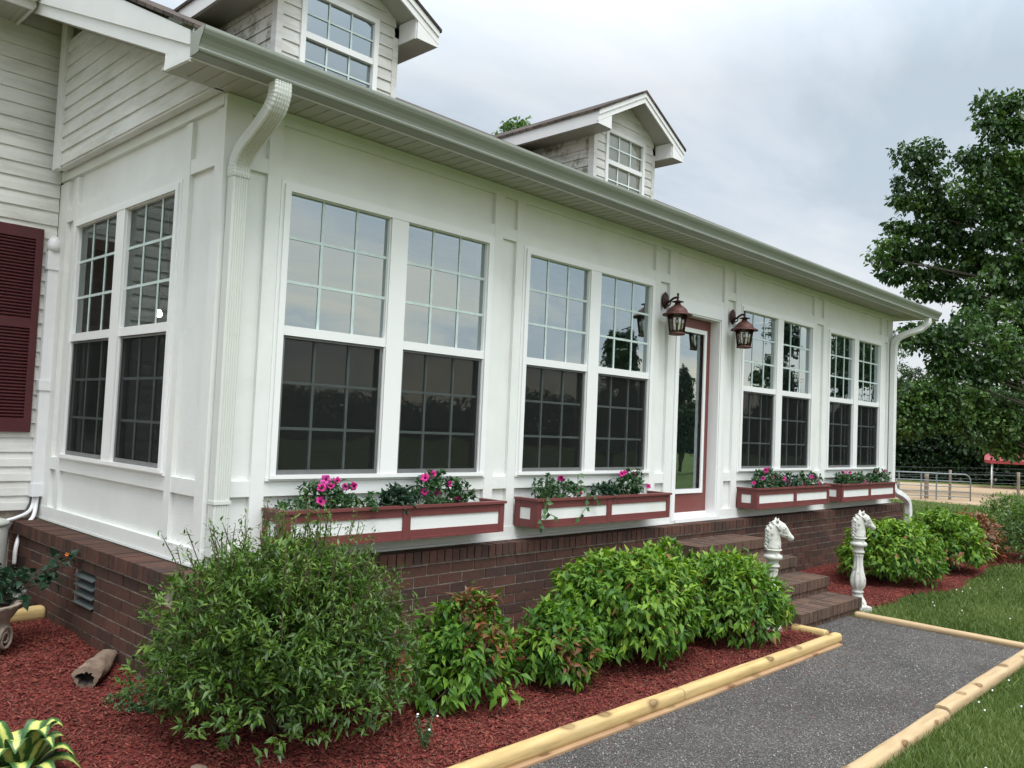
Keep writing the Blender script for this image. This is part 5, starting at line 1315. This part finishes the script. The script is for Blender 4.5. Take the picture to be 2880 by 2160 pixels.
# what stands across the yard and shows mirrored in the windows
wood('woods', 'far tree line across the yard, seen mirrored in the windows', [(-90, -60, 0), (-40, -92, 0), (10, -100, 0), (50, -85, 0), (80, -62, 0), (96, -34, 0), (98, -12, 0)], 16000, (6.4, 5.0), 4, .5, 6, tone=.2)
def yard_tree(x, y, h, w, lb, seed, conic=False, r=.42):
    rg = np.random.default_rng(seed); cl = []
    for i in range(70):
        t = rg.uniform(0, 1); rad = w*(1-t)**.7 if conic else w*math.sin(math.pi*min(1, .12+t*.85))**.8
        a = rg.uniform(0, 6.28); q = rg.uniform(.3, 1); cl.append((x+rad*q*math.cos(a), y+rad*q*math.sin(a), -1.2+h*(.12+.85*t)))
    tree('yard_tree', lb, (x, y, -1.7, h*.8), cl, r, 40, .20, .12, 'leafW', .16, .35, seed, group='yard trees mirrored in the windows', limbs=False)
yard_tree(31.5, -20.5, 6.6, .95, 'single slim yard tree mirrored left of the front door', 61)
yard_tree(37.5, -20.4, 5.2, 1.5, 'pointed yard tree mirrored in the front door glass', 62, True)
yard_tree(40.5, -16.5, 8.3, 1.5, 'tall yard tree mirrored right of the front door', 63)
yard_tree(44.5, -14.0, 8.5, 1.6, 'tall yard tree mirrored in the last windows', 64)

# ============ GATE, FENCE, SHELTER
gl, gr_ = Vector((32.6, 8.3, 0)), Vector((35.25, 5.57, 0)); gdir = (gr_-gl); gz0, gz1 = -1.93, -.80
gl = gr_ - gdir.normalized()*4.3
e = empty('metal_gate', 'grey galvanised tube gate beyond the house corner', 'gate', (gr_.x, gr_.y, gz0)); base = Vector((gr_.x, gr_.y, gz0))
m = MB(); H = gz1-gz0; L = 4.3; dv = -gdir.normalized()
def gp(s, z): return dv*s + Vector((0, 0, z))
m.tube([gp(0, .03)]+[gp(.0, H-.25)]+[gp(.25-.25*math.cos(a), H-.25+.25*math.sin(a)) for a in (.4, .8, 1.2, 1.57)]+[gp(L, H)], .026, 8)
m.tube([gp(0, .03), gp(L, .03)], .022, 8); m.build('frame', 'galv', e)
for z in (.22, .42, .62, .84):
    m = MB(); m.tube([gp(.02, z), gp(L, z)], .019, 8); m.build('rail', 'galv', e)
for s in (1.38, 2.0, 2.9):
    m = MB(); c = gp(s, H*.5); m.box((c.x-.03, c.y-.02, .03), (c.x+.03, c.y+.02, H)); m.build('upright', 'galv', e)
def post(x, y, z0, z1, r, lb, lean=(0, 0), mat='postwood'):
    m = MB(); n = 7
    m.tube([(lean[0]*t, lean[1]*t, (z1-z0)*t) for t in np.linspace(-.1, 1, n)], [r*(1+.08*math.sin(i*2.3)) for i in range(n)], 10)
    o = m.build('fence_post', mat); o.location = (x, y, z0); tag(o, lb, 'post', 'wooden fence posts near the gate'); return o
post(34.8, 7.1, -1.95, -.85, .085, 'thick dark wooden fence post behind the gate')
post(35.3, 6.35, -1.92, -.66, .055, 'pale wooden fence post near the right end of the gate')
post(36.7, 4.20, -1.92, -.62, .060, 'pale wooden fence post right of the gate at the edge')
post(33.95, 7.85, -1.8, -1.15, .025, 'thin leaning stick behind the gate', (-.12, .12))
m = MB()
for z in (-.78, -.98, -1.12):
    m.tube([Vector((33.2, 8.9, z)), Vector((35.3, 6.35, z-.02)), Vector((36.7, 4.2, z+.03)), Vector((38.5, 1.2, z))], .0035, 5, 0, False)
    m.tube([Vector((33.0, 9.4, z+.1)), Vector((42, 7.0, z+.12)), Vector((50, 4.0, z+.1))], .0035, 5, 0, False)
o = m.build('fence_wire', 'galv', recalc=False); tag(o, 'thin fence wires strung between the wooden posts', 'fence')
# shelter
e = empty('shelter', 'low open shelter with a red metal roof at the right edge', 'shelter', (48.5, 7.0, -1.87)); base = Vector((48.5, 7.0, -1.87))
dv = Vector((1.48, -1.52, 0)).normalized(); wv = Vector((.96, .22, 0)).normalized()
def q(a, b, z): return Vector((47.82, 8.33, 0)) + dv*a + wv*b + Vector((0, 0, z)) - base.xyz*1.0 if False else Vector((47.82-base.x, 8.33-base.y, -base.z)) + dv*a + wv*b + Vector((0, 0, z))
m = MB(); rg_ = []
for a, ins in ((-.02, .16), (.12, .04), (.3, 0), (6, 0)):
    prof = [(-.0+ins, -.52+ins*.4), (0+ins, -.34), (.25, -.2), (1.4, .0-ins*.5), (2.8, -.2), (3.0-ins, -.34), (3.0-ins, -.52+ins*.4)]
    rg_.append([q(a, b_, z_) for b_, z_ in prof])
m.rings(rg_, 0, False, True); m.build('roof', 'redroof', e)
for a, b_ in ((.38, .15), (2.4, .15), (.38, 2.85), (2.4, 2.85), (4.4, .15)):
    m = MB(); m.tube([q(a, b_, -1.9), q(a, b_, -.5)], .03, 8); m.build('leg', 'pvc', e)
m = MB(); m.tube([q(2.5, .15, -.98), q(4.3, .15, -.98)], .02, 6); m.tube([q(2.5, .15, -1.3), q(4.3, .15, -1.3)], .02, 6); m.build('rail', 'galv', e)

# ============ INSIDE THE SUNROOM
e = empty('ceiling_lamp', 'lit bulbs of a ceiling lamp inside the left window', 'lamp', (.40, 1.60, 2.28))
m = MB(); m.tube([(0,0,0),(0,0,-1.0)], .012, 8); m.lathe((0,0,0), [(0,-.02),(.06,-.02),(.06,0),(0,0)], 16); m.lathe((0,0,-1.0), [(0,-.04),(.05,-.02),(.06,.03),(.03,.06),(0,.06)], 16); m.build('fitting', 'bronze', e)
for (a, b_) in ((-.03, .03), (.09, -.12)):
    m = MB(); m.lathe((a, b_, -1.19), [(0,-.025),(.018,-.018),(.025,0),(.018,.02),(.010,.035),(0,.035)], 14); m.build('bulb', 'bulb', e)
    m = MB(); m.tube([(0,0,-1.0),(a*.7,b_*.7,-1.05),(a,b_,-1.16)], .008, 6); m.build('arm', 'bronze', e)
m = MB(); N = 14; G_ = []
for s in (1, -1):
    for i in range(N+1):
        for j in range(N+1):
            u, v = i/N*2-1, j/N*2-1; th_ = (1-u**4)*(1-v**4); k = 1-.10*(1-abs(u*v))*(abs(u)**4+abs(v)**4)*.8
            G_.append((u*.26*k, s*.075*th_**.5, v*.19*k))
o_ = (N+1)**2; fs = []
for s in (0, 1):
    for i in range(N):
        for j in range(N):
            a = s*o_+i*(N+1)+j; fs.append((a, a+1, a+N+2, a+N+1))
m.add(G_, fs, 0, True); o = m.build('pillow', 'cloth'); o.location = (3.17, .32, .02); o.rotation_euler = (R(18), R(6), R(-10)); tag(o, 'pale pillow on the seat behind the window left of the door', 'pillow')
m = MB(); m.box((1.9, .2, -.45), (4.4, .95, -.02)); m.box((1.9, .95, -.45), (4.4, 1.12, .32)); m.box((1.75, .2, -.45), (1.9, 1.12, .14)); m.box((4.4, .2, -.45), (4.55, 1.12, .14)); o = m.build('sofa', 'tank'); tag(o, 'low sofa inside the sunroom below the second window', 'sofa')
e = empty('table_lamp', 'white shaded table lamp inside the last window', 'lamp', (9.02, .55, -.1))
m = MB(); m.lathe((0,0,.12), [(.16,.0),(.12,.30)], 24); m.build('lamp_shade', 'cloth', e)
m = MB(); m.lathe((0,0,-.15), [(.09,0),(.09,.02),(.02,.05),(.035,.15),(.015,.28),(0,.29)], 16); m.build('lamp_base', 'tank', e)

# ============ SKY, SUN, CAMERA
W = bpy.data.worlds.new('World'); S.world = W; W.use_nodes = True; nt = W.node_tree; nt.nodes.clear()
def wn(t_, **kw):
    n_ = nt.nodes.new(t_)
    for k_, v_ in kw.items(): setattr(n_, k_, v_)
    return n_
L_ = nt.links.new
SUN_EL, SUN_AZ = 66.0, 205.0      # azimuth measured clockwise from +Y
sky = wn('ShaderNodeTexSky', sky_type='NISHITA', sun_disc=False, sun_elevation=R(SUN_EL), sun_rotation=R(SUN_AZ)); sky.air_density = 1.0; sky.dust_density = 1.5
tc = wn('ShaderNodeTexCoord'); nm = wn('ShaderNodeVectorMath', operation='NORMALIZE'); L_(tc.outputs['Generated'], nm.inputs[0])
sx = wn('ShaderNodeSeparateXYZ'); L_(nm.outputs[0], sx.inputs[0])
back = wn('ShaderNodeMapRange'); back.interpolation_type = 'SMOOTHSTEP'; back.inputs[1].default_value = .15; back.inputs[2].default_value = -.55; back.inputs[3].default_value = 1.0; back.inputs[4].default_value = 1.35; L_(sx.outputs[1], back.inputs[0])
zc = wn('ShaderNodeMath', operation='MAXIMUM'); zc.inputs[1].default_value = 0; L_(sx.outputs[2], zc.inputs[0])
za = wn('ShaderNodeMath', operation='ADD'); za.inputs[1].default_value = .22; L_(zc.outputs[0], za.inputs[0])
cx_ = wn('ShaderNodeMath', operation='DIVIDE'); L_(sx.outputs[0], cx_.inputs[0]); L_(za.outputs[0], cx_.inputs[1])
cy_ = wn('ShaderNodeMath', operation='DIVIDE'); L_(sx.outputs[1], cy_.inputs[0]); L_(za.outputs[0], cy_.inputs[1])
cv = wn('ShaderNodeCombineXYZ'); L_(cx_.outputs[0], cv.inputs[0]); L_(cy_.outputs[0], cv.inputs[1])
mp = wn('ShaderNodeMapping'); mp.inputs['Scale'].default_value = (.55, .9, 1); mp.inputs['Rotation'].default_value = (0, 0, .5); mp.inputs['Location'].default_value = (3.1, 1.7, 0); L_(cv.outputs[0], mp.inputs[0])
nz = wn('ShaderNodeTexNoise'); nz.inputs['Scale'].default_value = 1.5; nz.inputs['Detail'].default_value = 8; nz.inputs['Roughness'].default_value = .56; nz.inputs['Distortion'].default_value = .35; L_(mp.outputs[0], nz.inputs['Vector'])
cr = wn('ShaderNodeValToRGB'); L_(nz.outputs['Fac'], cr.inputs[0]); el = cr.color_ramp.elements
SKYC = [(.36, (.49, .57, .64)), (.45, (.60, .665, .73)), (.53, (.68, .725, .77)), (.63, (.78, .79, .80))]
el.new(.5); el.new(.6)
for i_, (p_, c_) in enumerate(SKYC): el[i_].position = p_; el[i_].color = (*c_, 1)
# overcast gradient: brighter overhead
pw = wn('ShaderNodeMapRange'); pw.inputs[1].default_value = .38; pw.inputs[2].default_value = 1.0; pw.inputs[3].default_value = 1.0; pw.inputs[4].default_value = 3.8; L_(zc.outputs[0], pw.inputs[0])
warm = wn('ShaderNodeMapRange'); warm.inputs[1].default_value = .0; warm.inputs[2].default_value = .28; warm.inputs[3].default_value = .55; warm.inputs[4].default_value = 0; L_(zc.outputs[0], warm.inputs[0])
mw = wn('ShaderNodeMix', data_type='RGBA'); L_(warm.outputs[0], mw.inputs[0]); L_(cr.outputs[0], mw.inputs[6]); mw.inputs[7].default_value = (.78, .775, .77, 1)
bk = wn('ShaderNodeMapRange'); bk.inputs[1].default_value = .0; bk.inputs[2].default_value = -.5; L_(sx.outputs[1], bk.inputs[0])
be = wn('ShaderNodeMapRange'); be.inputs[1].default_value = .26; be.inputs[2].default_value = .10; L_(zc.outputs[0], be.inputs[0])
bn = wn('ShaderNodeMapRange'); bn.inputs[1].default_value = .42; bn.inputs[2].default_value = .60; L_(nz.outputs['Fac'], bn.inputs[0])
b1 = wn('ShaderNodeMath', operation='MULTIPLY'); L_(bk.outputs[0], b1.inputs[0]); L_(be.outputs[0], b1.inputs[1])
b2 = wn('ShaderNodeMath', operation='MULTIPLY'); L_(b1.outputs[0], b2.inputs[0]); L_(bn.outputs[0], b2.inputs[1])
mg = wn('ShaderNodeMix', data_type='RGBA'); L_(b2.outputs[0], mg.inputs[0]); L_(mw.outputs[2], mg.inputs[6]); mg.inputs[7].default_value = (1.05, .93, .74, 1)
vs = wn('ShaderNodeVectorMath', operation='SCALE'); L_(mg.outputs[2], vs.inputs[0]); mm_ = wn('ShaderNodeMath', operation='MULTIPLY'); L_(pw.outputs[0], mm_.inputs[0]); L_(back.outputs[0], mm_.inputs[1]); L_(mm_.outputs[0], vs.inputs[3])
sk = wn('ShaderNodeVectorMath', operation='SCALE'); sk.inputs[3].default_value = .012; L_(sky.outputs[0], sk.inputs[0])
ad_ = wn('ShaderNodeVectorMath', operation='ADD'); L_(vs.outputs[0], ad_.inputs[0]); L_(sk.outputs[0], ad_.inputs[1])
bg = wn('ShaderNodeBackground'); bg.inputs[1].default_value = 1.0; L_(ad_.outputs[0], bg.inputs[0])
ou = wn('ShaderNodeOutputWorld'); L_(bg.outputs[0], ou.inputs[0])
sl = bpy.data.lights.new('sun', 'SUN'); sl.energy = 2.7; sl.angle = R(32); sl.color = (1, .97, .92)
so = bpy.data.objects.new('sun', sl); COL.objects.link(so)
az, elv = R(SUN_AZ), R(SUN_EL); to = Vector((math.sin(az)*math.cos(elv), math.cos(az)*math.cos(elv), math.sin(elv)))
so.rotation_euler = (-to).to_track_quat('-Z', 'Y').to_euler(); so.location = to*40
cam = bpy.data.cameras.new('camera'); co = bpy.data.objects.new('camera', cam); COL.objects.link(co)
r_, u_, f_ = Vector((.69227027,-.72035279,.04304489)), Vector((-.06596954,-.00375921,.99781456)), Vector((.71861665,.69359767,.05012373))
mt = Matrix((( r_.x, u_.x, -f_.x, -2.29793), (r_.y, u_.y, -f_.y, -4.66263), (r_.z, u_.z, -f_.z, .36423), (0, 0, 0, 1)))
co.matrix_world = mt; cam.sensor_width = 36; cam.lens = 29.538; cam.clip_start = .05; cam.clip_end = 1500
S.camera = co
S.view_settings.view_transform = 'Standard'; S.view_settings.look = 'None'; S.view_settings.exposure = 0.1; S.view_settings.gamma = 1
S.render.resolution_x = 1024; S.render.resolution_y = 768
S.cycles.max_bounces = 8; S.cycles.transparent_max_bounces = 12; S.cycles.glossy_bounces = 4
S.cycles.use_denoising = True
